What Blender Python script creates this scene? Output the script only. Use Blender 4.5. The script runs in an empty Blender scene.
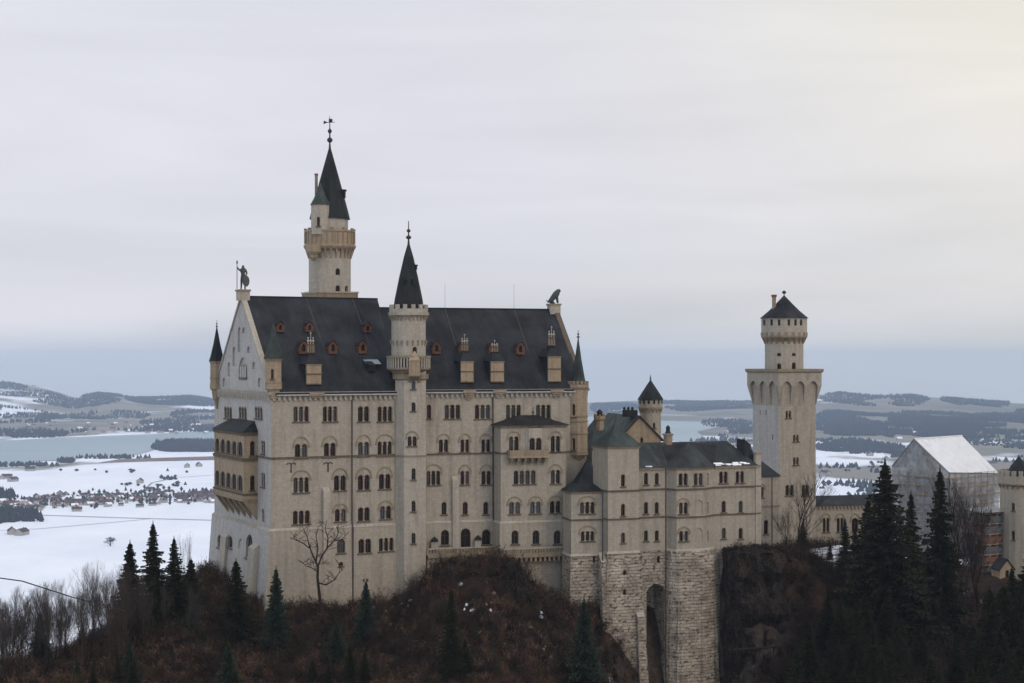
import bpy, math, random
import numpy as np
from mathutils import Vector, Matrix
from mathutils.geometry import tessellate_polygon, delaunay_2d_cdt
from mathutils import noise as mnoise

S = bpy.context.scene
COL = S.collection
F = 1600.0          # focal length in pixels of a 1024 px wide frame
YH = 358.0          # eye level row
R = math.radians

# ------------------------------------------------------------------ camera
cam_d = bpy.data.cameras.new("camera")
cam_d.sensor_width = 36.0
cam_d.lens = 36.0 * F / 1024.0
cam_d.shift_y = (YH - 341.5) / 1024.0
cam_d.clip_start = 1.0
cam_d.clip_end = 60000.0
cam = bpy.data.objects.new("camera", cam_d)
cam.location = (0, 0, 0)
cam.rotation_euler = (R(90), 0, 0)
COL.objects.link(cam)
S.camera = cam
S.render.resolution_x = 1024
S.render.resolution_y = 683

# ------------------------------------------------------------------ sky, sun, exposure
SUN_EL, SUN_AZ = R(30), R(138)      # azimuth clockwise from +Y
world = bpy.data.worlds.new("World")
S.world = world
world.use_nodes = True
nt = world.node_tree
for n in list(nt.nodes): nt.nodes.remove(n)
out = nt.nodes.new('ShaderNodeOutputWorld')
bg_sky = nt.nodes.new('ShaderNodeBackground')
sky = nt.nodes.new('ShaderNodeTexSky'); sky.sky_type = 'NISHITA'; sky.sun_disc = False
sky.sun_elevation = SUN_EL; sky.sun_rotation = SUN_AZ
sky.altitude = 900
nt.links.new(sky.outputs[0], bg_sky.inputs[0]); bg_sky.inputs[1].default_value = 0.07
tc = nt.nodes.new('ShaderNodeTexCoord')
sep = nt.nodes.new('ShaderNodeSeparateXYZ'); nt.links.new(tc.outputs['Generated'], sep.inputs[0])
ramp = nt.nodes.new('ShaderNodeValToRGB')        # layered winter overcast, by height above the horizon
cr = ramp.color_ramp
cr.elements[0].position = 0.0; cr.elements[0].color = (0.44, 0.49, 0.56, 1)
cr.elements[1].position = 1.0; cr.elements[1].color = (1.12, 1.18, 1.32, 1)
for p, c in ((0.49, (0.55, 0.57, 0.60)), (0.502, (0.56, 0.58, 0.62)), (0.5090, (0.62, 0.635, 0.68)), (0.516, (0.69, 0.69, 0.745)), (0.522, (0.72, 0.705, 0.755)), (0.529, (0.68, 0.69, 0.755)),
             (0.56, (0.76, 0.757, 0.83)), (0.60, (0.79, 0.795, 0.86)), (0.66, (0.80, 0.83, 0.90)), (0.80, (1.0, 1.05, 1.16))):
    e = cr.elements.new(p); e.color = (*c, 1)
def mth(op, a, b=None, c=None, tree=nt):
    n = tree.nodes.new('ShaderNodeMath'); n.operation = op
    for i, v in enumerate((a, b, c)):
        if v is None: continue
        if isinstance(v, (int, float)): n.inputs[i].default_value = v
        else: tree.links.new(v, n.inputs[i])
    return n.outputs[0]
mp = nt.nodes.new('ShaderNodeMapping'); nt.links.new(tc.outputs['Generated'], mp.inputs[0])
mp.inputs['Scale'].default_value = (2.0, 2.0, 15.0)
nz = nt.nodes.new('ShaderNodeTexNoise'); nt.links.new(mp.outputs[0], nz.inputs[0])
nz.inputs['Scale'].default_value = 1.3; nz.inputs['Detail'].default_value = 6; nz.inputs['Roughness'].default_value = 0.48
nz.inputs['Distortion'].default_value = 0.4
hz = mth('MULTIPLY_ADD', sep.outputs['Z'], 0.5, 0.5)
warp = mth('MULTIPLY_ADD', nz.outputs['Fac'], 0.034, -0.017)
nt.links.new(mth('ADD', hz, warp), ramp.inputs[0])
# thick and thin cloud
br = mth('MULTIPLY_ADD', nz.outputs['Fac'], 0.34, 0.86)
# the veiled sun warms the cloud up to the right
vs = nt.nodes.new('ShaderNodeVectorMath'); vs.operation = 'DOT_PRODUCT'
nt.links.new(tc.outputs['Generated'], vs.inputs[0])
d = Vector((0.36, 0.88, 0.30)).normalized(); vs.inputs[1].default_value = d
wm = mth('POWER', mth('MAXIMUM', vs.outputs['Value'], 0.0), 30.0)
mixw = nt.nodes.new('ShaderNodeMix'); mixw.data_type = 'RGBA'; mixw.blend_type = 'MIX'
nt.links.new(mth('MULTIPLY', wm, 0.75), mixw.inputs['Factor'])
nt.links.new(ramp.outputs[0], mixw.inputs['A']); mixw.inputs['B'].default_value = (0.93, 0.86, 0.66, 1)
bg_c = nt.nodes.new('ShaderNodeBackground')
nt.links.new(mixw.outputs['Result'], bg_c.inputs[0]); nt.links.new(br, bg_c.inputs[1])
ms = nt.nodes.new('ShaderNodeMixShader'); ms.inputs[0].default_value = 0.93
nt.links.new(bg_sky.outputs[0], ms.inputs[1]); nt.links.new(bg_c.outputs[0], ms.inputs[2])
nt.links.new(ms.outputs[0], out.inputs['Surface'])

sun_d = bpy.data.lights.new("sun", 'SUN')
sun_d.energy = 0.85; sun_d.angle = R(22); sun_d.color = (1.0, 0.76, 0.50)
sun = bpy.data.objects.new("sun", sun_d); COL.objects.link(sun)
sd = Vector((math.sin(SUN_AZ) * math.cos(SUN_EL), math.cos(SUN_AZ) * math.cos(SUN_EL), math.sin(SUN_EL)))
sun.rotation_euler = sd.to_track_quat('Z', 'Y').to_euler()
S.view_settings.view_transform = 'Standard'
S.view_settings.look = 'None'
S.view_settings.exposure = 0.0
S.view_settings.gamma = 1.0

# ------------------------------------------------------------------ materials
def new_mat(name, rough=0.8, spec=0.3):
    m = bpy.data.materials.new(name); m.use_nodes = True
    b = m.node_tree.nodes['Principled BSDF']
    b.inputs['Roughness'].default_value = rough
    b.inputs['Specular IOR Level'].default_value = spec
    return m, m.node_tree, b
def nd(t, kind, **kw):
    n = t.nodes.new(kind)
    for k, v in kw.items():
        if hasattr(n, k): setattr(n, k, v)
        else: n.inputs[k].default_value = v
    return n
def noise(t, vec, scale, detail=4, rough=0.55, mscale=None):
    if mscale:
        mpn = nd(t, 'ShaderNodeMapping'); mpn.inputs['Scale'].default_value = mscale
        t.links.new(vec, mpn.inputs[0]); vec = mpn.outputs[0]
    n = nd(t, 'ShaderNodeTexNoise'); t.links.new(vec, n.inputs[0])
    n.inputs['Scale'].default_value = scale; n.inputs['Detail'].default_value = detail; n.inputs['Roughness'].default_value = rough
    return n.outputs['Fac']
def rampf(t, f, stops):
    r = nd(t, 'ShaderNodeValToRGB'); t.links.new(f, r.inputs[0])
    e = r.color_ramp.elements
    e[0].position, e[0].color = stops[0][0], (*stops[0][1], 1)
    e[1].position, e[1].color = stops[-1][0], (*stops[-1][1], 1)
    for p, c in stops[1:-1]:
        x = e.new(p); x.color = (*c, 1)
    return r.outputs[0]
def mixc(t, f, a, b, mode='MIX'):
    m = nd(t, 'ShaderNodeMix'); m.data_type = 'RGBA'; m.blend_type = mode
    for s, v in (('Factor', f), ('A', a), ('B', b)):
        if isinstance(v, tuple): m.inputs[s].default_value = (*v, 1)
        elif isinstance(v, (int, float)): m.inputs[s].default_value = v
        else: t.links.new(v, m.inputs[s])
    return m.outputs['Result']
def bump(t, b, h, strength=0.4, dist=0.05):
    n = nd(t, 'ShaderNodeBump'); n.inputs['Strength'].default_value = strength; n.inputs['Distance'].default_value = dist
    t.links.new(h, n.inputs['Height']); t.links.new(n.outputs[0], b.inputs['Normal'])

def stone_mat(name, base, dark, course=0.45, stain=0.62):
    m, t, b = new_mat(name, 0.9, 0.15)
    uv = nd(t, 'ShaderNodeTexCoord').outputs['UV']
    ob = nd(t, 'ShaderNodeTexCoord').outputs['Object']
    br_ = nd(t, 'ShaderNodeTexBrick'); t.links.new(uv, br_.inputs[0])
    br_.inputs['Scale'].default_value = 1.0; br_.inputs['Brick Width'].default_value = course * 2.1
    br_.inputs['Row Height'].default_value = course; br_.inputs['Mortar Size'].default_value = 0.012
    br_.inputs['Color1'].default_value = (*base, 1)
    br_.inputs['Color2'].default_value = (*[c * 0.88 for c in base], 1)
    br_.inputs['Mortar'].default_value = (*[c * 0.72 for c in base], 1)
    big = noise(t, ob, 0.13, 5, 0.6)
    c1 = mixc(t, mth('MULTIPLY', big, 0.6, tree=t), br_.outputs['Color'], tuple(c * 0.80 for c in base))
    streak = noise(t, uv, 1.0, 5, 0.65, (0.9, 0.07, 1.0))
    sf = rampf(t, streak, [(0.47, (0, 0, 0)), (0.72, (1, 1, 1))])
    c2 = mixc(t, mth('MULTIPLY', sf, stain, tree=t), c1, dark)
    fine = noise(t, ob, 2.2, 4, 0.6)
    ff = rampf(t, fine, [(0.35, (0.86, 0.86, 0.86)), (0.65, (1.04, 1.03, 1.02))])
    c3 = mixc(t, 1.0, c2, ff, 'MULTIPLY')
    t.links.new(c3, b.inputs['Base Color'])
    bump(t, b, br_.outputs['Fac'], -0.25, 0.03)
    return m

M = {}
M['lime'] = stone_mat('limestone', (0.375, 0.34, 0.28), (0.18, 0.155, 0.12))
M['lime_l'] = stone_mat('limestone_pale', (0.41, 0.375, 0.315), (0.20, 0.175, 0.14))
M['lime_w'] = stone_mat('limestone_cool_light', (0.43, 0.42, 0.40), (0.23, 0.22, 0.205))  # limestone again, with the cooler sky light of west walls put into its colour
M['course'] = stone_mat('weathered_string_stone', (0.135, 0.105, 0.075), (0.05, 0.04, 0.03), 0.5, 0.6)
M['tan'] = stone_mat('sandstone', (0.35, 0.275, 0.19), (0.13, 0.095, 0.06), 0.4, 0.6)
M['trim'] = stone_mat('dressed_stone', (0.29, 0.235, 0.165), (0.11, 0.085, 0.06), 0.5, 0.6)
def masonry():
    m, t, b = new_mat('rusticated_masonry', 0.95, 0.1)
    uv = nd(t, 'ShaderNodeTexCoord').outputs['UV']; ob = nd(t, 'ShaderNodeTexCoord').outputs['Object']
    wob = nd(t, 'ShaderNodeTexNoise'); wob.inputs['Scale'].default_value = 0.8; t.links.new(uv, wob.inputs[0])
    va = nd(t, 'ShaderNodeVectorMath', operation='MULTIPLY_ADD')
    t.links.new(wob.outputs['Color'], va.inputs[0]); va.inputs[1].default_value = (0.5, 0.26, 0); t.links.new(uv, va.inputs[2])
    br_ = nd(t, 'ShaderNodeTexBrick'); t.links.new(va.outputs[0], br_.inputs[0])
    br_.offset = 0.43; br_.squash = 1.5; br_.squash_frequency = 3
    br_.inputs['Scale'].default_value = 1.0; br_.inputs['Brick Width'].default_value = 0.95
    br_.inputs['Row Height'].default_value = 0.52; br_.inputs['Mortar Size'].default_value = 0.05
    br_.inputs['Mortar Smooth'].default_value = 0.6; br_.inputs['Bias'].default_value = -0.1
    br_.inputs['Color1'].default_value = (0.43, 0.39, 0.33, 1); br_.inputs['Color2'].default_value = (0.34, 0.305, 0.255, 1)
    br_.inputs['Mortar'].default_value = (0.24, 0.21, 0.175, 1)
    n1 = noise(t, ob, 0.35, 6, 0.65)
    c = mixc(t, 1.0, br_.outputs['Color'], rampf(t, n1, [(0.32, (0.45, 0.43, 0.41)), (0.62, (1.1, 1.08, 1.05))]), 'MULTIPLY')
    n2 = noise(t, uv, 1.0, 2, 0.4, (1.3, 2.6, 1))
    c = mixc(t, rampf(t, n2, [(0.58, (0, 0, 0)), (0.64, (0.75, 0.75, 0.75))]), c, (0.035, 0.028, 0.02))
    t.links.new(c, b.inputs['Base Color'])
    h = mth('ADD', mth('MULTIPLY', br_.outputs['Fac'], -1.0, tree=t), noise(t, ob, 2.5, 5, 0.7), tree=t)
    bump(t, b, h, 0.9, 0.14)
    return m
M['mason'] = masonry()

def slate(name, c0, c1, seam=0.62, rough=0.5, patina=None):
    m, t, b = new_mat(name, rough, 0.22)
    uv = nd(t, 'ShaderNodeTexCoord').outputs['UV']; ob = nd(t, 'ShaderNodeTexCoord').outputs['Object']
    n1 = noise(t, uv, 1.0, 5, 0.6, (0.5, 0.09, 1))
    c = rampf(t, n1, [(0.3, c0), (0.7, c1)])
    sx = nd(t, 'ShaderNodeSeparateXYZ'); t.links.new(uv, sx.inputs[0])
    fr = mth('FRACT', mth('MULTIPLY', sx.outputs[0], 1 / seam, tree=t), tree=t)
    ln = mth('LESS_THAN', fr, 0.12, tree=t)
    c = mixc(t, mth('MULTIPLY', ln, 0.45, tree=t), c, tuple(x * 0.5 for x in c0))
    n2 = noise(t, ob, 0.25, 5, 0.6)
    c = mixc(t, 1.0, c, rampf(t, n2, [(0.36, (0.6, 0.6, 0.6)), (0.64, (1.6, 1.6, 1.55))]), 'MULTIPLY')
    if patina:
        c = mixc(t, rampf(t, noise(t, uv, 1, 4, 0.6, (0.35, 0.12, 1)), [(0.55, (0, 0, 0)), (0.75, (0.8, 0.8, 0.8))]), c, patina)
    t.links.new(c, b.inputs['Base Color'])
    bump(t, b, ln, 0.6, 0.05)
    return m
M['slate'] = slate('dark_sheet_roof', (0.009, 0.010, 0.012), (0.020, 0.022, 0.026), 0.62, 0.8, (0.030, 0.028, 0.026))
M['patchy'] = slate('patchy_sheet_roof', (0.010, 0.013, 0.013), (0.034, 0.040, 0.040), 0.55, 0.7, (0.065, 0.075, 0.072))
M['spire'] = slate('spire_sheet', (0.008, 0.010, 0.011), (0.016, 0.019, 0.020), 0.4, 0.75, (0.02, 0.028, 0.025))
M['copper'] = slate('patina_copper', (0.018, 0.024, 0.022), (0.042, 0.055, 0.051), 0.5, 0.65, (0.015, 0.018, 0.018))
M['brownroof'] = slate('brown_roof', (0.012, 0.010, 0.010), (0.022, 0.019, 0.018), 0.5, 0.75)

def simple(name, col, rough=0.7, spec=0.3, var=0.25, scale=1.0, metal=0.0):
    m, t, b = new_mat(name, rough, spec)
    ob = nd(t, 'ShaderNodeTexCoord').outputs['Object']
    n = noise(t, ob, scale, 4, 0.6)
    lo = tuple(c * (1 - var) for c in col); hi = tuple(c * (1 + var) for c in col)
    t.links.new(rampf(t, n, [(0.3, lo), (0.7, hi)]), b.inputs['Base Color'])
    b.inputs['Metallic'].default_value = metal
    return m
M['glass'] = simple('dark_window_glass', (0.010, 0.007, 0.006), 0.3, 0.2, 0.5, 0.6)
M['glass2'] = simple('clear_window_glass', (0.02, 0.02, 0.022), 0.06, 0.8, 0.3, 0.6)
M['frame'] = simple('brown_window_frame', (0.075, 0.035, 0.022), 0.6)
M['curtain'] = simple('pale_window_blind', (0.30, 0.26, 0.22), 0.8)
M['dormer'] = simple('rust_red_dormer_wood', (0.10, 0.042, 0.022), 0.7, 0.3, 0.35, 0.8)
M['iron'] = simple('dark_iron', (0.02, 0.02, 0.022), 0.6)
M['bronze'] = simple('weathered_bronze', (0.03, 0.036, 0.034), 0.55, 0.4)
M['verdi'] = simple('green_bronze', (0.03, 0.048, 0.04), 0.6, 0.4)
M['snow'] = simple('snow', (0.78, 0.80, 0.84), 0.85, 0.2, 0.04, 0.4)
M['pipe'] = simple('drain_pipe_copper', (0.05, 0.04, 0.035), 0.5)
M['blueglass'] = simple('roof_light_glass', (0.12, 0.17, 0.20), 0.3, 0.5, 0.15)
M['bark'] = simple('bark', (0.026, 0.020, 0.016), 0.95, 0.1, 0.35, 3.0)
M['barkpale'] = simple('pale_bark', (0.07, 0.06, 0.052), 0.95, 0.1, 0.35, 3.0)
M['twig'] = simple('bare_twigs', (0.033, 0.024, 0.020), 0.95, 0.1, 0.3, 0.6)
M['twigpale'] = simple('grey_brown_twigs', (0.050, 0.040, 0.034), 0.95, 0.1, 0.3, 0.6)
M['twigred'] = simple('reddish_twigs', (0.046, 0.029, 0.021), 0.95, 0.1, 0.4, 0.3)
M['needle'] = simple('spruce_needles', (0.014, 0.015, 0.006), 0.9, 0.1, 0.55, 1.4)
M['needle2'] = simple('spruce_needles_pale', (0.020, 0.028, 0.019), 0.9, 0.1, 0.5, 1.2)
M['farwood'] = simple('distant_wood', (0.012, 0.017, 0.016), 0.95, 0.1, 0.4, 0.01)
M['sheet'] = simple('white_tarpaulin', (0.62, 0.63, 0.64), 0.55, 0.4, 0.08, 0.5)
M['steel'] = simple('scaffold_steel', (0.22, 0.22, 0.22), 0.5, 0.5, 0.2, 2)
M['plank'] = simple('scaffold_plank', (0.28, 0.22, 0.15), 0.85)
M['brickred'] = simple('red_brick', (0.22, 0.085, 0.05), 0.9, 0.1, 0.3, 1.2)
M['houseroof'] = simple('red_tile_roof', (0.13, 0.058, 0.045), 0.9, 0.1, 0.3, 0.02)
M['houseroof2'] = simple('brown_tile_roof', (0.065, 0.045, 0.04), 0.9, 0.1, 0.3, 0.02)
M['housewall'] = simple('house_plaster', (0.34, 0.32, 0.29), 0.9, 0.1, 0.12, 0.02)

def roadsnow():
    m, t, b = new_mat('snowy_forecourt', 0.7, 0.3); ob = nd(t, 'ShaderNodeTexCoord').outputs['Object']
    t.links.new(rampf(t, noise(t, ob, 0.35, 5, 0.6), [(0.45, (0.07, 0.065, 0.06)), (0.58, (0.5, 0.52, 0.56))]), b.inputs['Base Color']); return m
M['snowroad'] = roadsnow()
def net(name, col, alpha):
    m, t, b = new_mat(name, 0.7, 0.2)
    ob = nd(t, 'ShaderNodeTexCoord').outputs['Object']
    n = noise(t, ob, 0.5, 5, 0.65)
    t.links.new(rampf(t, n, [(0.3, tuple(c * 0.7 for c in col)), (0.7, tuple(c * 1.2 for c in col))]), b.inputs['Base Color'])
    a = rampf(t, n, [(0.3, (alpha - 0.15,) * 3), (0.7, (alpha + 0.15,) * 3)])
    t.links.new(a, b.inputs['Alpha'])
    return m
M['net'] = net('grey_scaffold_netting', (0.38, 0.42, 0.44), 0.56)
M['netred'] = net('red_scaffold_netting', (0.20, 0.105, 0.08), 0.5)
M['netblue'] = net('blue_scaffold_netting', (0.10, 0.14, 0.155), 0.55)

def hill_mat():
    m, t, b = new_mat('rocky_hillside', 0.95, 0.1)
    ob = nd(t, 'ShaderNodeTexCoord').outputs['Object']
    n1 = noise(t, ob, 0.12, 6, 0.65); n2 = noise(t, ob, 0.9, 6, 0.7)
    c = rampf(t, n1, [(0.30, (0.010, 0.008, 0.006)), (0.45, (0.024, 0.015, 0.010)), (0.58, (0.040, 0.022, 0.014)), (0.72, (0.018, 0.018, 0.010))])
    c = mixc(t, 1.0, c, rampf(t, n2, [(0.30, (0.45, 0.45, 0.45)), (0.70, (1.45, 1.4, 1.35))]), 'MULTIPLY')
    g = nd(t, 'ShaderNodeNewGeometry'); sx = nd(t, 'ShaderNodeSeparateXYZ'); t.links.new(g.outputs['Normal'], sx.inputs[0])
    steep = rampf(t, sx.outputs[2], [(0.30, (1, 1, 1)), (0.50, (0, 0, 0))])
    rock = rampf(t, noise(t, ob, 0.6, 8, 0.75), [(0.30, (0.02, 0.017, 0.015)), (0.55, (0.07, 0.056, 0.045)), (0.75, (0.16, 0.135, 0.11))])
    c = mixc(t, steep, c, rock)
    # scraps of snow and pale limestone left on the slope
    sn = rampf(t, noise(t, ob, 0.55, 5, 0.6), [(0.70, (0, 0, 0)), (0.73, (0.75, 0.75, 0.75))])
    c = mixc(t, sn, c, (0.45, 0.44, 0.44))
    t.links.new(c, b.inputs['Base Color'])
    bump(t, b, n2, 1.0, 0.5)
    return m
M['hill'] = hill_mat()
def cliff_mat():
    m, t, b = new_mat('dark_cliff_rock', 0.95, 0.1)
    ob = nd(t, 'ShaderNodeTexCoord').outputs['Object']
    n1 = noise(t, ob, 0.5, 10, 0.78, (1, 1, 0.45))
    vo_ = nd(t, 'ShaderNodeTexVoronoi'); vo_.feature = 'DISTANCE_TO_EDGE'; mv = nd(t, 'ShaderNodeMapping'); mv.inputs['Scale'].default_value = (0.55, 0.55, 0.22); t.links.new(ob, mv.inputs[0]); t.links.new(mv.outputs[0], vo_.inputs[0]); n1 = mth('ADD', n1, mth('MINIMUM', mth('MULTIPLY_ADD', vo_.outputs['Distance'], 1.2, -0.16, tree=t), 0.0, tree=t), tree=t)
    c = rampf(t, n1, [(0.32, (0.012, 0.010, 0.009)), (0.50, (0.035, 0.027, 0.021)), (0.64, (0.075, 0.058, 0.043)), (0.75, (0.14, 0.11, 0.085))])
    t.links.new(c, b.inputs['Base Color']); bump(t, b, n1, 1.0, 0.8)
    return m
M['cliff'] = cliff_mat()

def valley_mat():
    m, t, b = new_mat('snowy_fields', 0.85, 0.2)
    g = nd(t, 'ShaderNodeNewGeometry').outputs['Position']
    mpn = nd(t, 'ShaderNodeMapping'); mpn.inputs['Scale'].default_value = (0.001, 0.001, 0.001); t.links.new(g, mpn.inputs[0])
    v = mpn.outputs[0]
    n1 = noise(t, v, 1.1, 6, 0.62, (1.0, 0.55, 1)); n2 = noise(t, v, 7.0, 5, 0.6, (1, 0.6, 1))
    vor = nd(t, 'ShaderNodeTexVoronoi'); vor.inputs['Scale'].default_value = 4.0; t.links.new(v, vor.inputs[0])
    fld = rampf(t, vor.outputs['Color'], [(0.2, (0.10, 0.105, 0.072)), (0.6, (0.20, 0.175, 0.13)), (0.9, (0.14, 0.115, 0.085))])
    snow = rampf(t, n2, [(0.3, (0.66, 0.70, 0.76)), (0.7, (0.80, 0.82, 0.86))])
    sx = nd(t, 'ShaderNodeSeparateXYZ'); t.links.new(v, sx.inputs[0])
    # thaw: farther ground (beyond the lake) and ground to the right is barer
    far = mth('MULTIPLY_ADD', sx.outputs[1], 0.16, -0.78, tree=t)
    far = mth('MINIMUM', mth('MAXIMUM', far, 0.0, tree=t), 0.17, tree=t)
    rt = mth('MINIMUM', mth('MAXIMUM', mth('MULTIPLY_ADD', sx.outputs[0], 0.25, -0.05, tree=t), 0.0, tree=t), 0.12, tree=t)
    k = mth('ADD', n1, mth('ADD', far, rt, tree=t), tree=t)
    k = mth('ADD', k, mth('MULTIPLY_ADD', vor.outputs['Distance'], 0.15, -0.05, tree=t), tree=t)
    bare = rampf(t, k, [(0.61, (0, 0, 0)), (0.67, (1, 1, 1))])
    c = mixc(t, bare, snow, fld)
    t.links.new(c, b.inputs['Base Color'])
    return m
M['valley'] = valley_mat()
def lake_mat():
    m, t, b = new_mat('half_frozen_lake', 0.35, 0.4)
    g = nd(t, 'ShaderNodeNewGeometry').outputs['Position']
    n = noise(t, g, 1.0, 5, 0.6, (0.0006, 0.0016, 0.001))
    t.links.new(rampf(t, n, [(0.35, (0.11, 0.175, 0.185)), (0.65, (0.17, 0.245, 0.255))]), b.inputs['Base Color'])
    return m
M['lake'] = lake_mat()

# ------------------------------------------------------------------ helpers
BASE = {}
def P(px, py, d): return Vector(((px - 512) / F * d, d, -(py - YH) / F * d))
def Z(py, d): return -(py - YH) / F * d
def thing(name, label, cat, loc, group=None):
    o = bpy.data.objects.new(name, None); COL.objects.link(o)
    o.location = loc; BASE[o] = Vector(loc)
    o['label'] = label; o['category'] = cat
    if group: o['group'] = group
    o.empty_display_size = 1
    return o
class MB:
    def __init__(s): s.v = []; s.f = []; s.m = []; s.uv = []; s.sm = []
    def face(s, pts, mat, uvs=None, smooth=False):
        i = len(s.v); s.v += [tuple(p) for p in pts]; s.f.append(tuple(range(i, i + len(pts))))
        s.m.append(mat); s.sm.append(smooth)
        if uvs is None:
            p0 = Vector(pts[0]); e = Vector(pts[1]) - p0
            nrm = e.cross(Vector(pts[-1]) - p0)
            if nrm.length < 1e-9: nrm = Vector((0, 0, 1))
            nrm.normalize()
            if abs(nrm.z) < 0.95:
                h = Vector((-nrm.y, nrm.x, 0)).normalized(); w = nrm.cross(h)
                uvs = [(Vector(p).dot(h), Vector(p).dot(w)) for p in pts]
            else: uvs = [(p[0], p[1]) for p in pts]
        s.uv.append(uvs)
    def hexa(s, c, mat, skip=()):          # 8 corners: 0-3 bottom ccw, 4-7 top
        for k, q in enumerate(((3, 2, 1, 0), (4, 5, 6, 7), (0, 1, 5, 4), (1, 2, 6, 5), (2, 3, 7, 6), (3, 0, 4, 7))):
            if k not in skip: s.face([c[i] for i in q], mat)
    def box(s, c, ux, uy, uz, mat):        # centre and half axes
        c = Vector(c); ux, uy, uz = Vector(ux), Vector(uy), Vector(uz)
        s.hexa([c - ux - uy - uz, c + ux - uy - uz, c + ux + uy - uz, c - ux + uy - uz,
                c - ux - uy + uz, c + ux - uy + uz, c + ux + uy + uz, c - ux + uy + uz], mat)
    def pbox(s, pl, s0, s1, t0, t1, o0, o1, mat):
        c = [pl.at(s0, t0, o1), pl.at(s1, t0, o1), pl.at(s1, t0, o0), pl.at(s0, t0, o0),
             pl.at(s0, t1, o1), pl.at(s1, t1, o1), pl.at(s1, t1, o0), pl.at(s0, t1, o0)]
        s.hexa(c, mat)
    def lathe(s, cx, cy, prof, n, mat, rot=0.0, smooth=False, caps=True):
        rings = []
        for r, z in prof:
            rings.append([(cx + r * math.cos(rot + 2 * math.pi * i / n), cy + r * math.sin(rot + 2 * math.pi * i / n), z) for i in range(n)])
        for k in range(len(prof) - 1):
            mk = mat[k] if isinstance(mat, list) else mat
            r0, r1 = prof[k][0], prof[k + 1][0]
            L = 0.0
            for i in range(n):
                j = (i + 1) % n
                a, b_, c, d_ = rings[k][i], rings[k][j], rings[k + 1][j], rings[k + 1][i]
                rr = max(r0, r1); u0, u1 = rr * 2 * math.pi * i / n, rr * 2 * math.pi * (i + 1) / n
                vz = prof[k][1] if abs(prof[k][1] - prof[k+1][1]) > 0.02 else 0; vz1 = prof[k + 1][1]
                if r1 < 1e-4: s.face([a, b_, c], mk, [(u0, vz), (u1, vz), ((u0 + u1) / 2, vz1)], smooth)
                elif r0 < 1e-4: s.face([a, c, d_], mk, [(u0, vz), (u1, vz1), (u0, vz1)], smooth)
                else: s.face([a, b_, c, d_], mk, [(u0, vz), (u1, vz), (u1, vz1), (u0, vz1)], smooth)
        if caps:
            m0 = mat[0] if isinstance(mat, list) else mat; m1 = mat[-1] if isinstance(mat, list) else mat
            if prof[0][0] > 1e-4: s.face(list(reversed(rings[0])), m0)
            if prof[-1][0] > 1e-4: s.face(rings[-1], m1)
    def tube(s, p0, p1, r0, r1, mat, n=5, cap=False):
        p0, p1 = Vector(p0), Vector(p1); a = (p1 - p0)
        if a.length < 1e-6: return
        a.normalize(); q = a.orthogonal().normalized(); w = a.cross(q)
        A = [p0 + (q * math.cos(2 * math.pi * i / n) + w * math.sin(2 * math.pi * i / n)) * r0 for i in range(n)]
        B_ = [p1 + (q * math.cos(2 * math.pi * i / n) + w * math.sin(2 * math.pi * i / n)) * r1 for i in range(n)]
        for i in range(n):
            j = (i + 1) % n; s.face([A[i], A[j], B_[j], B_[i]], mat, None, True)
        if cap: s.face(B_, mat); s.face(list(reversed(A)), mat)
    def ring(s, poly, z0, z1, p0, p1, mat, inner=-0.3):       # mitred band round a closed footprint
        a = offp(poly, p0); b_ = offp(poly, p1); c = offp(poly, inner)
        n = len(poly)
        for i in range(n):
            j = (i + 1) % n
            s.face([(*a[i], z0), (*a[j], z0), (*b_[j], z1), (*b_[i], z1)], mat)
            s.face([(*b_[i], z1), (*b_[j], z1), (*c[j], z1), (*c[i], z1)], mat)
            s.face([(*a[j], z0), (*a[i], z0), (*c[i], z0), (*c[j], z0)], mat)
    def teeth(s, poly, edges, z0, z1, pitch, w, proud, mat):    # corbel table under a cornice
        for e in edges:
            a = Vector(poly[e]); b_ = Vector(poly[(e + 1) % len(poly)]); L = (b_ - a).length; u = (b_ - a) / L
            nrm = Vector((u.y, -u.x)); k = max(1, round(L / pitch)); 
            for i in range(k):
                c = a + u * ((i + 0.5) * L / k) + nrm * (proud / 2 - 0.02)
                s.box((c.x, c.y, (z0 + z1) / 2), (u.x * w / 2, u.y * w / 2, 0), (nrm.x * (proud / 2 + 0.02), nrm.y * (proud / 2 + 0.02), 0), (0, 0, (z1 - z0) / 2), mat)
                # little arch spandrel: wedge from corbel to the next
                for sg in (-1, 1):
                    q = a + u * ((i + 0.5) * L / k + sg * (w / 2)); q2 = a + u * ((i + 0.5) * L / k + sg * (w / 2 + (L / k - w) * 0.42))
                    o0 = nrm * 0.0; o1 = nrm * proud * 0.8
                    tri = [(q + o1), (q2 + o1)]
                    s.face([(*(q + o1), z0 + (z1 - z0) * 0.25), (*(q2 + o1), z1), (*(q + o1), z1)], mat)
                    s.face([(*(q + o1), z0 + (z1 - z0) * 0.25), (*(q2 + o1), z1), (*(q2 + o0), z1), (*(q + o0), z0 + (z1 - z0) * 0.25)], mat)
    def build(s, name, parent=None, base=None):
        if base is None:
            base = BASE.get(parent, Vector((0, 0, 0))) if parent else Vector((0, 0, 0))
        me = bpy.data.meshes.new(name)
        if s.v:
            arr = np.array(s.v, dtype=float) - np.array(base)
            me.from_pydata([tuple(x) for x in arr], [], s.f)
        mats = []
        for m in s.m:
            if m not in mats: mats.append(m)
        for m in mats: me.materials.append(M[m] if isinstance(m, str) else m)
        idx = {m: i for i, m in enumerate(mats)}
        me.polygons.foreach_set('material_index', [idx[m] for m in s.m])
        me.polygons.foreach_set('use_smooth', s.sm)
        ul = me.uv_layers.new(name='UVMap')
        ul.data.foreach_set('uv', [c for f in s.uv for p in f for c in p])
        me.update()
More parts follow.
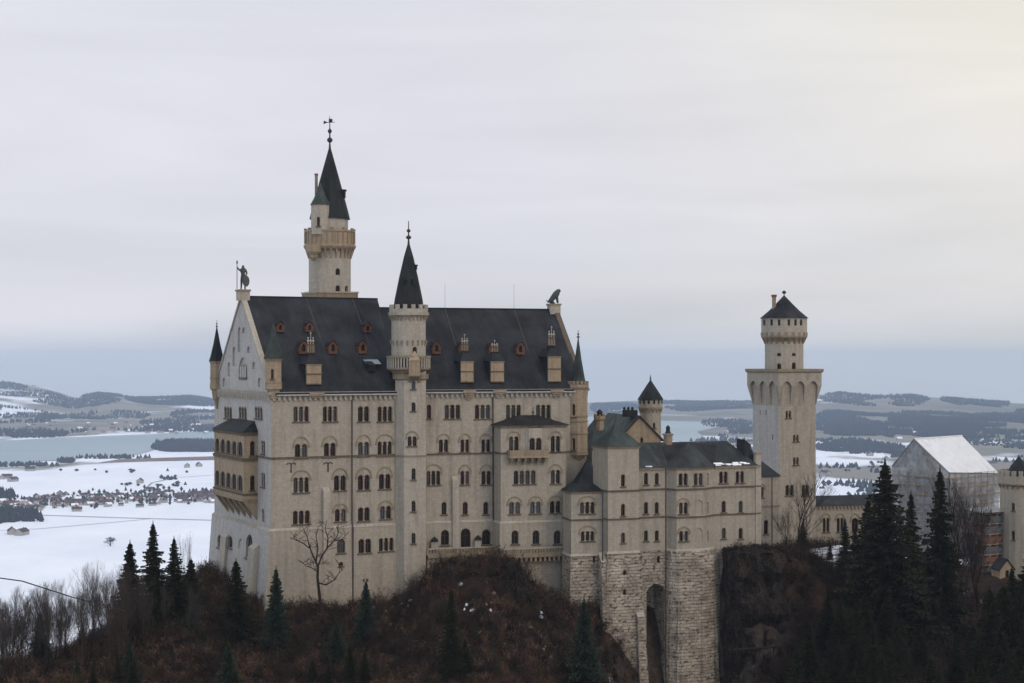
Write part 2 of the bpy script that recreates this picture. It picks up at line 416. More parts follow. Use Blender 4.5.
        o = bpy.data.objects.new(name, me); COL.objects.link(o)
        if parent: o.parent = parent
        else: o.location = base
        BASE[o] = Vector(base)
        return o
def offp(poly, d):
    n = len(poly); res = []
    for i in range(n):
        p0, p1, p2 = Vector(poly[i - 1][:2]), Vector(poly[i][:2]), Vector(poly[(i + 1) % n][:2])
        a = (p1 - p0).normalized(); b_ = (p2 - p1).normalized()
        n1 = Vector((a.y, -a.x)); n2 = Vector((b_.y, -b_.x)); h = n1 + n2
        if h.length < 1e-6: h = n1
        h.normalize(); c = max(0.3, h.dot(n1))
        res.append(tuple(p1 + h * (d / c)))
    return res

class Pl:
    """wall plane from a to b (2D), outward normal to the right of a->b; leans out downwards by lean below ztop"""
    def __init__(s, a, b, ztop=0.0, lean=0.0):
        s.a = Vector(a[:2]); s.b = Vector(b[:2]); s.L = (s.b - s.a).length
        u = (s.b - s.a) / s.L; s.u = Vector((u.x, u.y, 0)); s.n = Vector((u.y, -u.x, 0)); s.lean = lean; s.ztop = ztop
        s.O = Vector((s.a.x, s.a.y, 0)) + s.n * lean * ztop
        s.v = Vector((0, 0, 1)) - s.n * lean
    def at(s, u, t, o=0.0): return s.O + s.u * u + s.v * t + s.n * o
    def px(s, px, py):
        r = Vector(((px - 512) / F, 1, -(py - YH) / F))
        A = np.array([[s.u.x, s.v.x, -r.x], [s.u.y, s.v.y, -r.y], [s.u.z, s.v.z, -r.z]])
        q = np.linalg.solve(A, -np.array(s.O)); return float(q[0]), float(q[1]), float(q[2])
class Frame:
    def __init__(s, px, d, deg):
        s.o = Vector(((px - 512) / F * d, d)); a = R(deg)
        s.u = Vector((math.cos(a), math.sin(a))); s.n = Vector((-math.sin(a), math.cos(a)))
    def pt(s, a, w=0.0): return s.o + s.u * a + s.n * w
    def s_at(s, px, w=0.0):
        k = (px - 512) / F; o = s.o + s.n * w
        return (k * o.y - o.x) / (s.u.x - k * s.u.y)
    def p(s, px, w=0.0): return s.pt(s.s_at(px, w), w)
def zat(p, py): return Z(py, p[1])

def arch_pts(s0, s1, t0, t1, k=6, pointed=False):
    r = (s1 - s0) / 2; c = (s0 + s1) / 2; ts = t1 - r
    if ts < t0 + 0.05: ts = t0 + 0.05
    h = t1 - ts
    return [(s0, t0), (s1, t0)] + [(c + r * math.cos(math.pi * i / k), ts + h * math.sin(math.pi * i / k)) for i in range(k + 1)]

class Walls:
    def __init__(s, parent, name='wall'): s.parent = parent; s.name = name; s.p = []; s.nwin = 0
    def add(s, a, b, z0, z1, mat, lean=0.0, top=None, flare=(0, 0)):
        pl = Pl(a, b, z1, lean); k = lean * (z1 - z0)
        ol = [(0 - k * flare[0], z0), (pl.L + k * flare[1], z0), (pl.L, z1)] + (top(pl) if top else []) + [(0, z1)]
        s.p.append(dict(pl=pl, ol=ol, holes=[], mat=mat, z0=z0, z1=max(q[1] for q in ol)))
        return pl
    def loop(s, poly, z0, z1, mat, lean=0.0, skip=()):
        n = len(poly)
        for i in range(n):
            if i in skip: continue
            s.add(poly[i], poly[(i + 1) % n], z0, z1, mat, lean, flare=(1, 1) if lean else (0, 0))
    def pick(s, px, py):
        best = None
        for q in s.p:
            u, t, k = q['pl'].px(px, py)
            if q['pl'].n.y > 0.25: continue
            if q['pl'].n.dot(Vector(((px - 512) / F, 1, 0))) > 0: continue
            if 0 <= u <= q['pl'].L and q['z0'] <= t <= q['z1']:
                if best is None or k < best[1]: best = (q, k)
        return best[0] if best else None
    def win(s, x0, x1, y0, y1, n=1, arch=None, pane='glass', depth=0.4, sill=True, sub=True, kind='window', hood=False):
        q = s.pick((x0 + x1) / 2, (y0 + y1) / 2)
        if q is None: print('NO WALL for window', s.parent.name, x0, y0); return
        pl = q['pl']; xm = (x0 + x1) / 2; ym = (y0 + y1) / 2
        s0 = pl.px(x0, ym)[0]; s1 = pl.px(x1, ym)[0]; t1 = pl.px(xm, y0)[1]; t0 = pl.px(xm, y1)[1]
        if s0 < 0.1: s1 = s1 + (0.1 - s0); s0 = 0.1
        if s1 > pl.L - 0.1: s0 = s0 - (s1 - pl.L + 0.1); s1 = pl.L - 0.1
        if s0 < 0.05: s0 = 0.05
        mul = 0.20 if n > 1 else 0; w = ((s1 - s0) - mul * (n - 1)) / n
        fr = MB(); pn = MB()
        for i in range(n):
            a = s0 + i * (w + mul); b_ = a + w
            hole = arch_pts(a, b_, t0, t1); q['holes'].append((hole, depth))
            mp_ = pane if (n < 3 or random.random() > 0.02) else 'curtain'
            if pane == 'glass' and random.random() < .22: mp_ = 'glass2'
            pn.face([pl.at(u, t, -depth + 0.06) for u, t in hole], mp_)
            # wooden frame: a bar down the middle and a transom, standing just in front of the glass
            c = (a + b_) / 2
            fr.pbox(pl, c - 0.03, c + 0.03, t0, t1 - 0.03, -depth + 0.07, -depth + 0.12, 'frame')
            fr.pbox(pl, a, b_, t0 + (t1 - t0) * 0.62, t0 + (t1 - t0) * 0.62 + 0.06, -depth + 0.07, -depth + 0.13, 'frame')
            # dressed stone surround, slightly proud
            outer = arch_pts(a - mul * 0.45 - 0.02, b_ + mul * 0.45 + 0.02, t0, t1 + 0.12)
            for j in range(1, len(hole) - 1):
                A, B_, C_, D_ = hole[j], hole[j + 1], outer[j + 1], outer[j]
                fr.face([pl.at(*A, 0.05), pl.at(*D_, 0.05), pl.at(*C_, 0.05), pl.at(*B_, 0.05)], 'trim')
                fr.face([pl.at(*D_, 0.05), pl.at(*D_, 0), pl.at(*C_, 0), pl.at(*C_, 0.05)], 'trim')
                fr.face([pl.at(*A, 0), pl.at(*A, 0.05), pl.at(*B_, 0.05), pl.at(*B_, 0)], 'trim')
            if i < n - 1:   # colonnette capital
                fr.pbox(pl, b_ - 0.05, b_ + mul + 0.05, t1 - w / 2 - 0.18, t1 - w / 2, -0.3, 0.09, 'lime_l')
                fr.pbox(pl, b_ - 0.04, b_ + mul + 0.04, t0, t0 + 0.18, -0.3, 0.08, 'lime_l')
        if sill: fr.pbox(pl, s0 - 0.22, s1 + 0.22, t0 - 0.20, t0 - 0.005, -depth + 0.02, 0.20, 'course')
        if arch is not None:
            ta = pl.px(xm, arch)[1]; rx = (s1 - s0) / 2 + 0.20; c = (s0 + s1) / 2; tsx = t1 - w * 0.4; hh = max(ta - tsx, 0.4); K = 12
            for i in range(K):
                g0, g1 = math.pi * i / K, math.pi * (i + 1) / K
                def pp(g, e, o): return pl.at(c + (rx + e) * math.cos(g), tsx + (hh + e) * math.sin(g), o)
                for qd in ([(g0, 0, .13), (g0, .2, .13), (g1, .2, .13), (g1, 0, .13)], [(g0, .2, .13), (g0, .2, 0), (g1, .2, 0), (g1, .2, .13)],
                           [(g0, 0, 0), (g0, 0, .13), (g1, 0, .13), (g1, 0, 0)]):
                    fr.face([pp(*z) for z in qd], 'trim')
            for sg in (-1, 1):
                fr.pbox(pl, c + sg * (rx + .1) - .13, c + sg * (rx + .1) + .13, tsx - 0.25, tsx - 0.002, 0, 0.16, 'trim')
        wo = fr.build(kind, s.parent)
        if sub: pn.build('pane', wo)
        s.nwin += 1
    def niche(s, x0, x1, y0, y1, depth=0.18):
        q = s.pick((x0 + x1) / 2, (y0 + y1) / 2)
        if q is None: print('NO WALL for niche', x0, y0); return
        pl = q['pl']; ym = (y0 + y1) / 2; xm = (x0 + x1) / 2
        a, b_ = pl.px(x0, ym)[0], pl.px(x1, ym)[0]; t1 = pl.px(xm, y0)[1]; t0 = pl.px(xm, y1)[1]
        q['holes'].append((arch_pts(a, b_, t0, t1), depth, True))
    def build(s):
        mb = MB()
        for q in s.p:
            pl, ol = q['pl'], q['ol']
            loops = [ol] + [h[0] for h in q['holes']]
            flat = [p for l in loops for p in l]
            tris = tessellate_polygon([[Vector((p[0], p[1], 0)) for p in l] for l in loops]) if len(loops) > 1 or len(ol) > 4 else [(0, 1, 2), (0, 2, 3)]
            for tr in tris:
                pts = [flat[i] for i in tr]
                ar = (pts[1][0] - pts[0][0]) * (pts[2][1] - pts[0][1]) - (pts[2][0] - pts[0][0]) * (pts[1][1] - pts[0][1])
                if ar < 0: pts = pts[::-1]
                if abs(ar) < 1e-7: continue
                mb.face([pl.at(*p) for p in pts], q['mat'], [(p[0] + pl.a.x, p[1]) for p in pts])
            for h in q['holes']:
                hp, dp = h[0], h[1]
                for i in range(len(hp)):
                    A, B_ = hp[i], hp[(i + 1) % len(hp)]
                    mb.face([pl.at(*B_), pl.at(*A), pl.at(*A, -dp), pl.at(*B_, -dp)], q['mat'])
                if len(h) > 2: mb.face([pl.at(*p, -dp) for p in hp], q['mat'], [(p[0] + pl.a.x, p[1]) for p in hp])
        return mb.build(s.name, s.parent)

def merlons(mb, cx, cy, r, n, z0, z1, w, th, mat, rot=0):
    for i in range(n):
        a = rot + 2 * math.pi * i / n; u = Vector((math.cos(a), math.sin(a), 0)); t = Vector((-u.y, u.x, 0))
        mb.box(Vector((cx, cy, (z0 + z1) / 2)) + u * (r - th / 2), u * th / 2, t * w / 2, (0, 0, (z1 - z0) / 2), mat)
def corbel_ring(mb, cx, cy, r0, r1, n, z0, z1, w, mat, rot=0):
    for i in range(n):
        a = rot + 2 * math.pi * i / n; u = Vector((math.cos(a), math.sin(a), 0)); t = Vector((-u.y, u.x, 0)) * w / 2
        def q(r, z): return Vector((cx, cy, z)) + u * r
        c = [q(r0 - .1, z0) - t, q(r0 + .08, z0) - t, q(r0 + .08, z0) + t, q(r0 - .1, z0) + t,
             q(r0 - .1, z1) - t, q(r1, z1) - t, q(r1, z1) + t, q(r0 - .1, z1) + t]
        mb.hexa(c, mat)
def finial(mb, cx, cy, z0, h, s=1.0, mat='iron'):
    mb.lathe(cx, cy, [(0.16 * s, z0), (0.10 * s, z0 + h * .2), (0.36 * s, z0 + h * .25), (0.36 * s, z0 + h * .32), (0.10 * s, z0 + h * .38), (0.09 * s, z0 + h * .5),
                      (0.27 * s, z0 + h * .55), (0.27 * s, z0 + h * .60), (0.07 * s, z0 + h * .66), (0.05 * s, z0 + h)], 8, mat)
def gable_roof(mb, fr, s0, s1, w0, w1, ze, zr, mat, over=0.5, th=0.28, rs0=None, rs1=None, soff='trim'):
    """ridge along the frame's u direction. rs0/rs1: where the ridge starts/ends"""
    rs0 = s0 if rs0 is None else rs0; rs1 = s1 if rs1 is None else rs1
    wm = (w0 + w1) / 2; sl = (zr - ze) / (wm - w0); zo = ze - over * sl * 0.55
    def q(a, w, z): p = fr.pt(a, w); return Vector((p.x, p.y, z))
    a0, a1 = q(s0, w0 - over, zo), q(s1, w0 - over, zo); r0, r1 = q(rs0, wm, zr), q(rs1, wm, zr)
    b0, b1 = q(s0, w1 + over, zo), q(s1, w1 + over, zo); d = Vector((0, 0, -th))
    mb.face([a0, a1, r1, r0], mat); mb.face([b1, b0, r0, r1], mat)
    mb.face([a0 + d, r0 + d, r1 + d, a1 + d], soff); mb.face([b0 + d, b1 + d, r1 + d, r0 + d], soff)
    mb.face([a0 + d, a1 + d, a1, a0], mat); mb.face([b1 + d, b0 + d, b0, b1], mat)
    for x, y, z in ((a0, r0, b0), ):
        mb.face([x, y, y + d, x + d], soff); mb.face([y, z, z + d, y + d], soff)
    for x, y, z in ((a1, r1, b1), ):
        mb.face([y, x, x + d, y + d], soff); mb.face([z, y, y + d, z + d], soff)
# =================================================================== TERRAIN
VZ = -250.0
def struct(o): o['kind'] = 'structure'; return o
rng = np.random.default_rng(5)
# distant hills: rows at which their tops show against the sky, by picture column
SKY_X = [-3000, -400, -60, 0, 14, 30, 50, 67, 76, 85, 98, 115, 135, 152, 170, 190, 216, 300, 590, 640, 700, 750, 815, 840, 870, 900, 930, 960, 1000, 1040, 1300, 4000]
SKY_Y = [396, 390, 381, 381, 383, 385.5, 389, 395, 398, 396, 393.5, 395, 398, 398, 397.5, 396.5, 400, 403, 402, 400, 402, 401, 395, 393, 396, 394.5, 397, 399, 402, 404, 400, 396]
def vheight(X, Y):
    X = np.asarray(X, float); Y = np.asarray(Y, float)
    d = np.hypot(X, Y); Ys = np.where(Y > 50, Y, 50); px = 512 + F * X / Ys
    yt = np.interp(px, SKY_X, SKY_Y)
    D0 = 9300.0
    top = -(yt - YH) / F * D0
    rise = np.clip((Y - 6300) / (D0 - 6300), 0, 1); rise = rise ** 1.6 * (3 - 2 * rise ** 0.8) if False else rise * rise * (3 - 2 * rise)
    h = VZ + (top - VZ) * rise
    over = np.clip(Y - D0, 0, None); h = h - over * 0.055
    # gentle knolls on the far shore
    kn = 14 * (np.sin(X / 310 + 1.3) * np.sin(Y / 420 + .4) + .5 * np.sin(X / 140 + Y / 230)) * np.clip((Y - 5700) / 1500, 0, 1) * np.clip((9200 - Y) / 1500, 0, 1)
    return h + kn
na, nr = 420, 150
az_ = np.concatenate([np.linspace(-0.5, 0.5, 320), np.linspace(0.5, 2 * math.pi - 0.5, 101)[1:-1]])
rad = np.concatenate([[60], np.geomspace(350, 14000, nr)])
AZ, RD = np.meshgrid(az_, rad); XX = RD * np.sin(AZ); YY = RD * np.cos(AZ); ZZ = vheight(XX, YY)
nA, nRr = len(az_), len(rad)
vs_ = np.stack([XX, YY, ZZ], -1).reshape(-1, 3); fs = []
for i in range(nRr - 1):
    for j in range(nA):
        k = (j + 1) % nA; fs.append((i * nA + j, i * nA + k, (i + 1) * nA + k, (i + 1) * nA + j))
me = bpy.data.meshes.new('valley_floor'); me.from_pydata(vs_.tolist(), [], fs); me.materials.append(M['valley'])
me.polygons.foreach_set('use_smooth', [True] * len(fs)); me.update()
if me.polygons[0].normal.z < 0: me.flip_normals()
vo = bpy.data.objects.new('valley_floor', me); COL.objects.link(vo); struct(vo)

def G_(px, py, z=VZ):       # a point of the plain seen at a picture position
    d = -z * F / (py - YH); return ((px - 512) / F * d, d)
def flat(name, pix, mat, dz):
    pts = [Vector((*G_(*p), VZ + dz)) for p in pix]
    tr = tessellate_polygon([[Vector((p.x, p.y, 0)) for p in pts]])
    me = bpy.data.meshes.new(name); me.from_pydata([tuple(p) for p in pts], [], [tuple(t) for t in tr]); me.materials.append(M[mat]); me.update()
    for p in me.polygons:
        if p.normal.z < 0: me.flip_normals(); break
    o = bpy.data.objects.new(name, me); COL.objects.link(o); return struct(o)
flat('lake', [(-160, 474), (-40, 469), (0, 466.5), (20, 464), (45, 461), (66, 461), (80, 458), (110, 456.5), (135, 455.5), (150, 451.5), (160, 448), (185, 446.5), (216, 445), (300, 441), (420, 436), (560, 436), (640, 433.5), (667, 440), (690, 443), (705, 438), (697, 432), (720, 427), (716, 421), (735, 418), (728, 415.3), (690, 415), (640, 414.5), (560, 418), (400, 427), (300, 430), (215, 431.5), (180, 432.5), (150, 434.5), (110, 436), (60, 438), (0, 441), (-160, 446)], 'lake', 1.2)
def road(name, pix, w_, mat):
    pts = [Vector(G_(*p)) for p in pix]; mb = MB()
    for a, b_ in zip(pts, pts[1:]):
        u = (b_ - a).normalized(); n = Vector((-u.y, u.x)) * w_ / 2
        mb.face([(*(a - n), VZ + .8), (*(b_ - n), VZ + .8), (*(b_ + n), VZ + .8), (*(a + n), VZ + .8)], mat)
    for f in range(len(mb.f)):
        pass
    return struct(mb.build(name))
M['roadwet'] = simple('wet_grey_road', (0.20, 0.21, 0.23), 0.7)
road('country_road', [(0, 514), (60, 516), (120, 518), (213, 520.5), (300, 522)], 5, 'roadwet')
road('country_road', [(0, 531), (40, 529), (120, 522), (150, 519)], 3, 'roadwet')
road('country_road', [(140, 494), (152, 483), (175, 478), (216, 475)], 4, 'roadwet')
road('field_track', [(100, 463), (130, 461), (170, 459), (216, 456.6)], 30, 'cliff' if False else 'brownroof') if False else None
M['reed'] = simple('brown_reed_belt', (0.16, 0.105, 0.075), 0.95, 0.1, 0.3, 0.01)
flat('reed_belt', [(98, 463), (120, 459.5), (150, 458.5), (216, 456.5), (216, 460), (150, 461.5), (120, 462.5)], 'reed', 1.0)

# --- the castle rock: control points, linear interpolation, smoothing, roughness
CP_ = []
def c(px, py, d): q = P(px, py, d); CP_.append((q.x, q.y, q.z))
def cz(x, y, z): CP_.append((x, y, z))
# along the foot of the hall
c(207, 570, 274); c(235, 590, 262); c(262, 606, 250); c(285, 612, 250.5); c(310, 606, 252); c(352, 609, 255); c(390, 597, 257); c(411, 588, 256.5)
c(432, 572, 255); c(445, 560, 252.5); c(480, 556.5, 252); c(515, 561, 252); c(533, 574, 252.5); c(545, 590, 253.5); c(556, 606, 255); c(575, 622, 255.5); c(594, 655, 253)
c(612, 715, 250); c(640, 790, 250); c(700, 800, 250); c(722, 800, 257); c(716, 800, 262); c(712, 800, 264); c(690, 800, 256)
# under the castle
for px, y, d in ((280, 600, 262), (350, 600, 270), (420, 570, 275), (500, 560, 275), (560, 560, 280), (620, 545, 300), (700, 545, 300), (640, 560, 270), (690, 560, 268)): c(px, y, d)
# cliff right of the bower
c(727, 556, 264.5); c(740, 553, 263.2); c(765, 551, 263.5); c(786, 553, 266); c(800, 563, 268); c(812, 590, 264)
c(730, 770, 257); c(745, 710, 257); c(770, 690, 257.5); c(792, 672, 258); c(815, 640, 257)
c(800, 556, 300); c(770, 557, 300); c(830, 549, 322); c(780, 546, 330); c(860, 550, 330); c(900, 560, 345); c(930, 568, 365); c(975, 588, 352); c(1010, 590, 350); c(1060, 590, 350); c(950, 566, 400)
c(860, 585, 290); c(880, 620, 265); c(850, 665, 245); c(900, 690, 235); c(960, 700, 240); c(1024, 690, 250); c(960, 640, 290); c(1024, 640, 300); c(1100, 620, 320); c(820, 700, 235); c(760, 770, 240)
c(920, 600, 320)
# slope in front of the hall
c(180, 583, 262); c(150, 600, 252); c(120, 622, 240); c(80, 645, 228); c(40, 660, 220); c(0, 668, 215); c(-60, 680, 210); c(-150, 690, 205)
c(200, 625, 240); c(240, 650, 235); c(160, 660, 225); c(300, 640, 240); c(350, 640, 243); c(400, 630, 243); c(450, 600, 245); c(490, 590, 244); c(520, 610, 242)
c(200, 700, 215); c(300, 700, 218); c(400, 700, 222); c(480, 700, 222); c(550, 690, 230); c(560, 650, 243); c(600, 740, 235); c(650, 830, 235); c(700, 850, 235); c(60, 700, 200); c(-60, 720, 195)
# fall away towards the gorge and the far side
for x in (-140, -90, -50, -10, 20, 60, 110, 180):
    cz(x, 185, -68); cz(x, 130, -105); cz(x, 40, -150); cz(x, 0, -160)
for x in (-260, -200): 
    for y in (0, 130, 200, 260, 340, 430, 560): cz(x, y, -258)
for x, y, z in ((-150, 235, -120), (-120, 250, -75), (-150, 200, -85), (-160, 300, -200), (-110, 300, -110), (-75, 290, -55), (-60, 310, -75), (-20, 320, -60), (20, 330, -55), (50, 350, -55), (80, 410, -60), (-60, 360, -150), (-10, 370, -130), (40, 400, -110), (110, 430, -70), (150, 420, -62), (150, 370, -55)): cz(x, y, z)
for x in (-100, -30, 40, 110, 180, 260, 340): cz(x, 560, -258); 
for x, y, z in ((260, 0, -160), (340, 0, -160), (260, 300, -60), (340, 300, -90), (260, 450, -140), (340, 450, -258), (60, 470, -180), (130, 500, -160), (340, 150, -110), (250, 200, -75), (180, 300, -52)): cz(x, y, z)
pts2 = [Vector((a, b_)) for a, b_, _ in CP_]
dv, de, df, ov_, oe_, of_ = delaunay_2d_cdt(pts2, [], [], 0, 1e-4)
zc_ = np.zeros(len(dv))
for i, o in enumerate(ov_): zc_[i] = CP_[o[0]][2]
x0g, x1g, y0g, y1g, stp = -258, 338, 4, 556, 1.6
gx = np.arange(x0g, x1g, stp); gy = np.arange(y0g, y1g, stp); GX, GY = np.meshgrid(gx, gy); GZ = np.full(GX.shape, -258.0)
for f in df:
    if len(f) != 3: continue
    A, B_, C_ = (dv[i] for i in f); lo_x, hi_x = min(A.x, B_.x, C_.x), max(A.x, B_.x, C_.x); lo_y, hi_y = min(A.y, B_.y, C_.y), max(A.y, B_.y, C_.y)
    i0, i1 = max(0, int((lo_x - x0g) / stp)), min(len(gx), int((hi_x - x0g) / stp) + 2); j0, j1 = max(0, int((lo_y - y0g) / stp)), min(len(gy), int((hi_y - y0g) / stp) + 2)
    if i0 >= i1 or j0 >= j1: continue
    sx_, sy_ = GX[j0:j1, i0:i1], GY[j0:j1, i0:i1]; D = (B_.y - C_.y) * (A.x - C_.x) + (C_.x - B_.x) * (A.y - C_.y)
    if abs(D) < 1e-9: continue
    l0 = ((B_.y - C_.y) * (sx_ - C_.x) + (C_.x - B_.x) * (sy_ - C_.y)) / D; l1 = ((C_.y - A.y) * (sx_ - C_.x) + (A.x - C_.x) * (sy_ - C_.y)) / D; l2 = 1 - l0 - l1
    m_ = (l0 >= -1e-6) & (l1 >= -1e-6) & (l2 >= -1e-6); zz_ = l0 * zc_[f[0]] + l1 * zc_[f[1]] + l2 * zc_[f[2]]
    GZ[j0:j1, i0:i1] = np.where(m_, zz_, GZ[j0:j1, i0:i1])
for _ in range(2):
    g = np.pad(GZ, 1, mode='edge'); GZ = (g[1:-1, 1:-1] * 4 + g[:-2, 1:-1] + g[2:, 1:-1] + g[1:-1, :-2] + g[1:-1, 2:]) / 8
def vnoise(X, Y, s, seed):
    r = np.random.default_rng(seed); n = 64; T = r.random((n, n)); x = X / s; y = Y / s; xi = np.floor(x).astype(int); yi = np.floor(y).astype(int)
    fx = x - xi; fy = y - yi; fx = fx * fx * (3 - 2 * fx); fy = fy * fy * (3 - 2 * fy)
    a = T[xi % n, yi % n]; b_ = T[(xi + 1) % n, yi % n]; c_ = T[xi % n, (yi + 1) % n]; d_ = T[(xi + 1) % n, (yi + 1) % n]
    return (a * (1 - fx) + b_ * fx) * (1 - fy) + (c_ * (1 - fx) + d_ * fx) * fy - .5
rough = 3.4 * vnoise(GX, GY, 13, 1) + 1.9 * vnoise(GX, GY, 5.5, 2) + 1.3 * vnoise(GX, GY, 2.6, 3)
GZ = GZ + rough * np.clip((GZ + 270) / 40, 0, 1) * 0.95
def ground(x, y):
    i = int(np.clip((x - x0g) / stp, 0, len(gx) - 2)); j = int(np.clip((y - y0g) / stp, 0, len(gy) - 2))
    fx = (x - gx[i]) / stp; fy = (y - gy[j]) / stp
    return float((GZ[j, i] * (1 - fx) + GZ[j, i + 1] * fx) * (1 - fy) + (GZ[j + 1, i] * (1 - fx) + GZ[j + 1, i + 1] * fx) * fy)
nx_, ny_ = len(gx), len(gy)
v_ = np.stack([GX, GY, GZ], -1).reshape(-1, 3); idx = np.arange(nx_ * ny_).reshape(ny_, nx_)
q_ = np.stack([idx[:-1, :-1], idx[:-1, 1:], idx[1:, 1:], idx[1:, :-1]], -1).reshape(-1, 4)
me = bpy.data.meshes.new('castle_hill'); me.from_pydata(v_.tolist(), [], q_.tolist()); me.materials.append(M['hill']); me.polygons.foreach_set('use_smooth', [True] * len(q_)); me.update()
ho = bpy.data.objects.new('castle_hill', me); COL.objects.link(ho); struct(ho)
# cliff face: a craggy block of rock
def crag(name, prof, mat, label, seed, amp=1.3, vs=1.1):
    """prof: polyline of (x,y,ztop,zbot,thickness back) walked left to right"""
    mb = []; n = 70; m_ = 46; P0 = []
    xs = np.linspace(0, len(prof) - 1.0001, n); V = []
    for u in xs:
        k = int(u); f_ = u - k; a = prof[k]; b_ = prof[k + 1]; x, y, zt, zb = [a[i] * (1 - f_) + b_[i] * f_ for i in range(4)]
        for j in range(m_):
            t = j / (m_ - 1)
            if t < .18: yy = y + 7 * (1 - t / .18); z = zt
            else: yy = y - (t - .18) * 2.2; z = zt + (zb - zt) * (t - .18) / .82
            p = Vector((x, yy, z)); nn = mnoise.fractal(p * .23 + Vector((seed, 0, 0)), .8, 2.2, 5) * amp * 1.6; st_ = mnoise.noise(Vector((x * .5, yy * .5, z * .12))) * amp
            V.append((x + nn * .3, yy - nn - st_, z + (nn * .5 if t < .18 else 0)))
    fs = [(i * m_ + j, i * m_ + j + 1, (i + 1) * m_ + j + 1, (i + 1) * m_ + j) for i in range(n - 1) for j in range(m_ - 1)]
    me = bpy.data.meshes.new(name); me.from_pydata(V, [], fs); me.materials.append(M[mat]); me.update()
    o = bpy.data.objects.new(name, me); COL.objects.link(o); o['label'] = label; o['category'] = 'cliff'; return o
q = lambda px, d, yt, yb: (*P(px, 0, d).xy, Z(yt, d), Z(yb, d))
crag('rock_cliff', [q(721.5, 264.5, 553, 780), q(726, 262.5, 551, 760), q(740, 259.8, 553, 740), q(765, 260.3, 551, 740), q(782, 262, 552, 740), q(793, 265, 560, 740), q(800, 270, 575, 720)], 'cliff', 'dark brown vertical rock cliff right of the rough masonry base', 3.1)
crag('rock_outcrop', [q(505, 247, 566, 640), q(514, 245.5, 563, 660), q(522, 245, 574, 690), q(530, 245.2, 590, 700), q(537, 246, 610, 700)], 'cliff', 'grey limestone rib on the brown slope below the right terrace', 9.7, .9)
# timber retaining beam and little shelter on the cliff
mb = MB(); a, b_ = P(733, 650, 255.6), P(788, 646, 256.6); mb.tube(a, b_, .17, .17, 'bark', 6, True)
for k in range(5): q0 = a.lerp(b_, k / 4); mb.tube(q0, q0 - Vector((0, -.9, 1.2)), .1, .1, 'bark', 5)
o = mb.build('retaining_beam'); o['label'] = 'weathered horizontal beam across the dark cliff'; o['category'] = 'retaining beam'
random.seed(7)
# =================================================================== PALACE
fA = Frame(271, 250, 27)
def solveW():          # north-west eaves corner is seen at px 213
    k = (214.5 - 512) / F; n, o = fA.n, fA.o
    return (k * o.y - o.x) / (n.x - k * n.y)
WA = solveW()
sJ = fA.s_at(411)                       # where the two wings meet
fB = Frame(411, (fA.pt(sJ)).y, 18)
sBe = fB.s_at(586.5); WB = WA * 0.95
A0, A1 = fA.pt(0), fA.pt(sJ); A2, A3 = fA.pt(sJ, WA), fA.pt(0, WA)
B0, B1 = fB.pt(-3, 0.02), fB.pt(sBe); B2, B3 = fB.pt(sBe, WB), fB.pt(-3, WB)
zeA = zat(A0, 391.5); zeB = zat(fB.p(500), 388.5)
rA = fA.pt(0, WA / 2); zrA = zat(rA, 296.5)
rB = fB.p(490, WB / 2); zrB = zat(rB, 309)
zoff = zat(A0, 531); zbot = zat(A0, 640)
palace = thing('palace', 'huge pale limestone main hall with five rows of arched windows and long dark steep roof', 'castle hall', (fA.pt(sJ, WA / 2).x, fA.pt(sJ, WA / 2).y, zbot))
w = Walls(palace)
fpA = [A0, A1, A2, A3]; fpB = [B0, B1, B2, B3]
w.add(A0, A1, zoff, zeA, 'lime'); w.add(A1, A2, zbot, zeA, 'lime'); w.add(A2, A3, zbot, zeA, 'lime')
def gabtop(pl): return [(pl.L / 2, zrA - 0.35)]
w.add(A3, A0, zoff, zeA, 'lime_w', top=gabtop)
lo = offp(fpA, 0.35)
w.add(lo[0], lo[1], zbot, zoff, 'lime', lean=0.02, flare=(3.5, 0))
w.add(lo[3], lo[0], zbot, zoff, 'lime_w', lean=0.07, flare=(.286, .286))
w.add(lo[2], lo[3], zbot, zoff, 'lime', lean=0.02, flare=(0, 3.5))
zoffB = zat(fB.p(460), 522)
w.add(B0, B1, zoffB, zeB, 'lime'); 
def gabtopB(pl): return [(pl.L / 2, zrB - 0.3)]
w.add(B1, B2, zbot, zeB, 'lime', top=gabtopB); w.add(B2, B3, zbot, zeB, 'lime')
loB = offp(fpB, 0.3)
w.add(loB[0], loB[1], zbot, zoffB, 'lime')
# projecting bay on the east wing
CP = 4.0
c0, c1 = fB.s_at(493.5), fB.s_at(566, -CP)
fpC = [fB.pt(c0, -CP), fB.pt(c1, -CP), fB.pt(c1, 0.0), fB.pt(c0, 0.0)]
zC = zat(fpC[0], 425.5)
w.loop(fpC, zoffB, zC, 'lime', skip=(2,))
lC = offp(fpC, 0.25); w.loop(lC, zbot, zoffB, 'lime', skip=(2,))
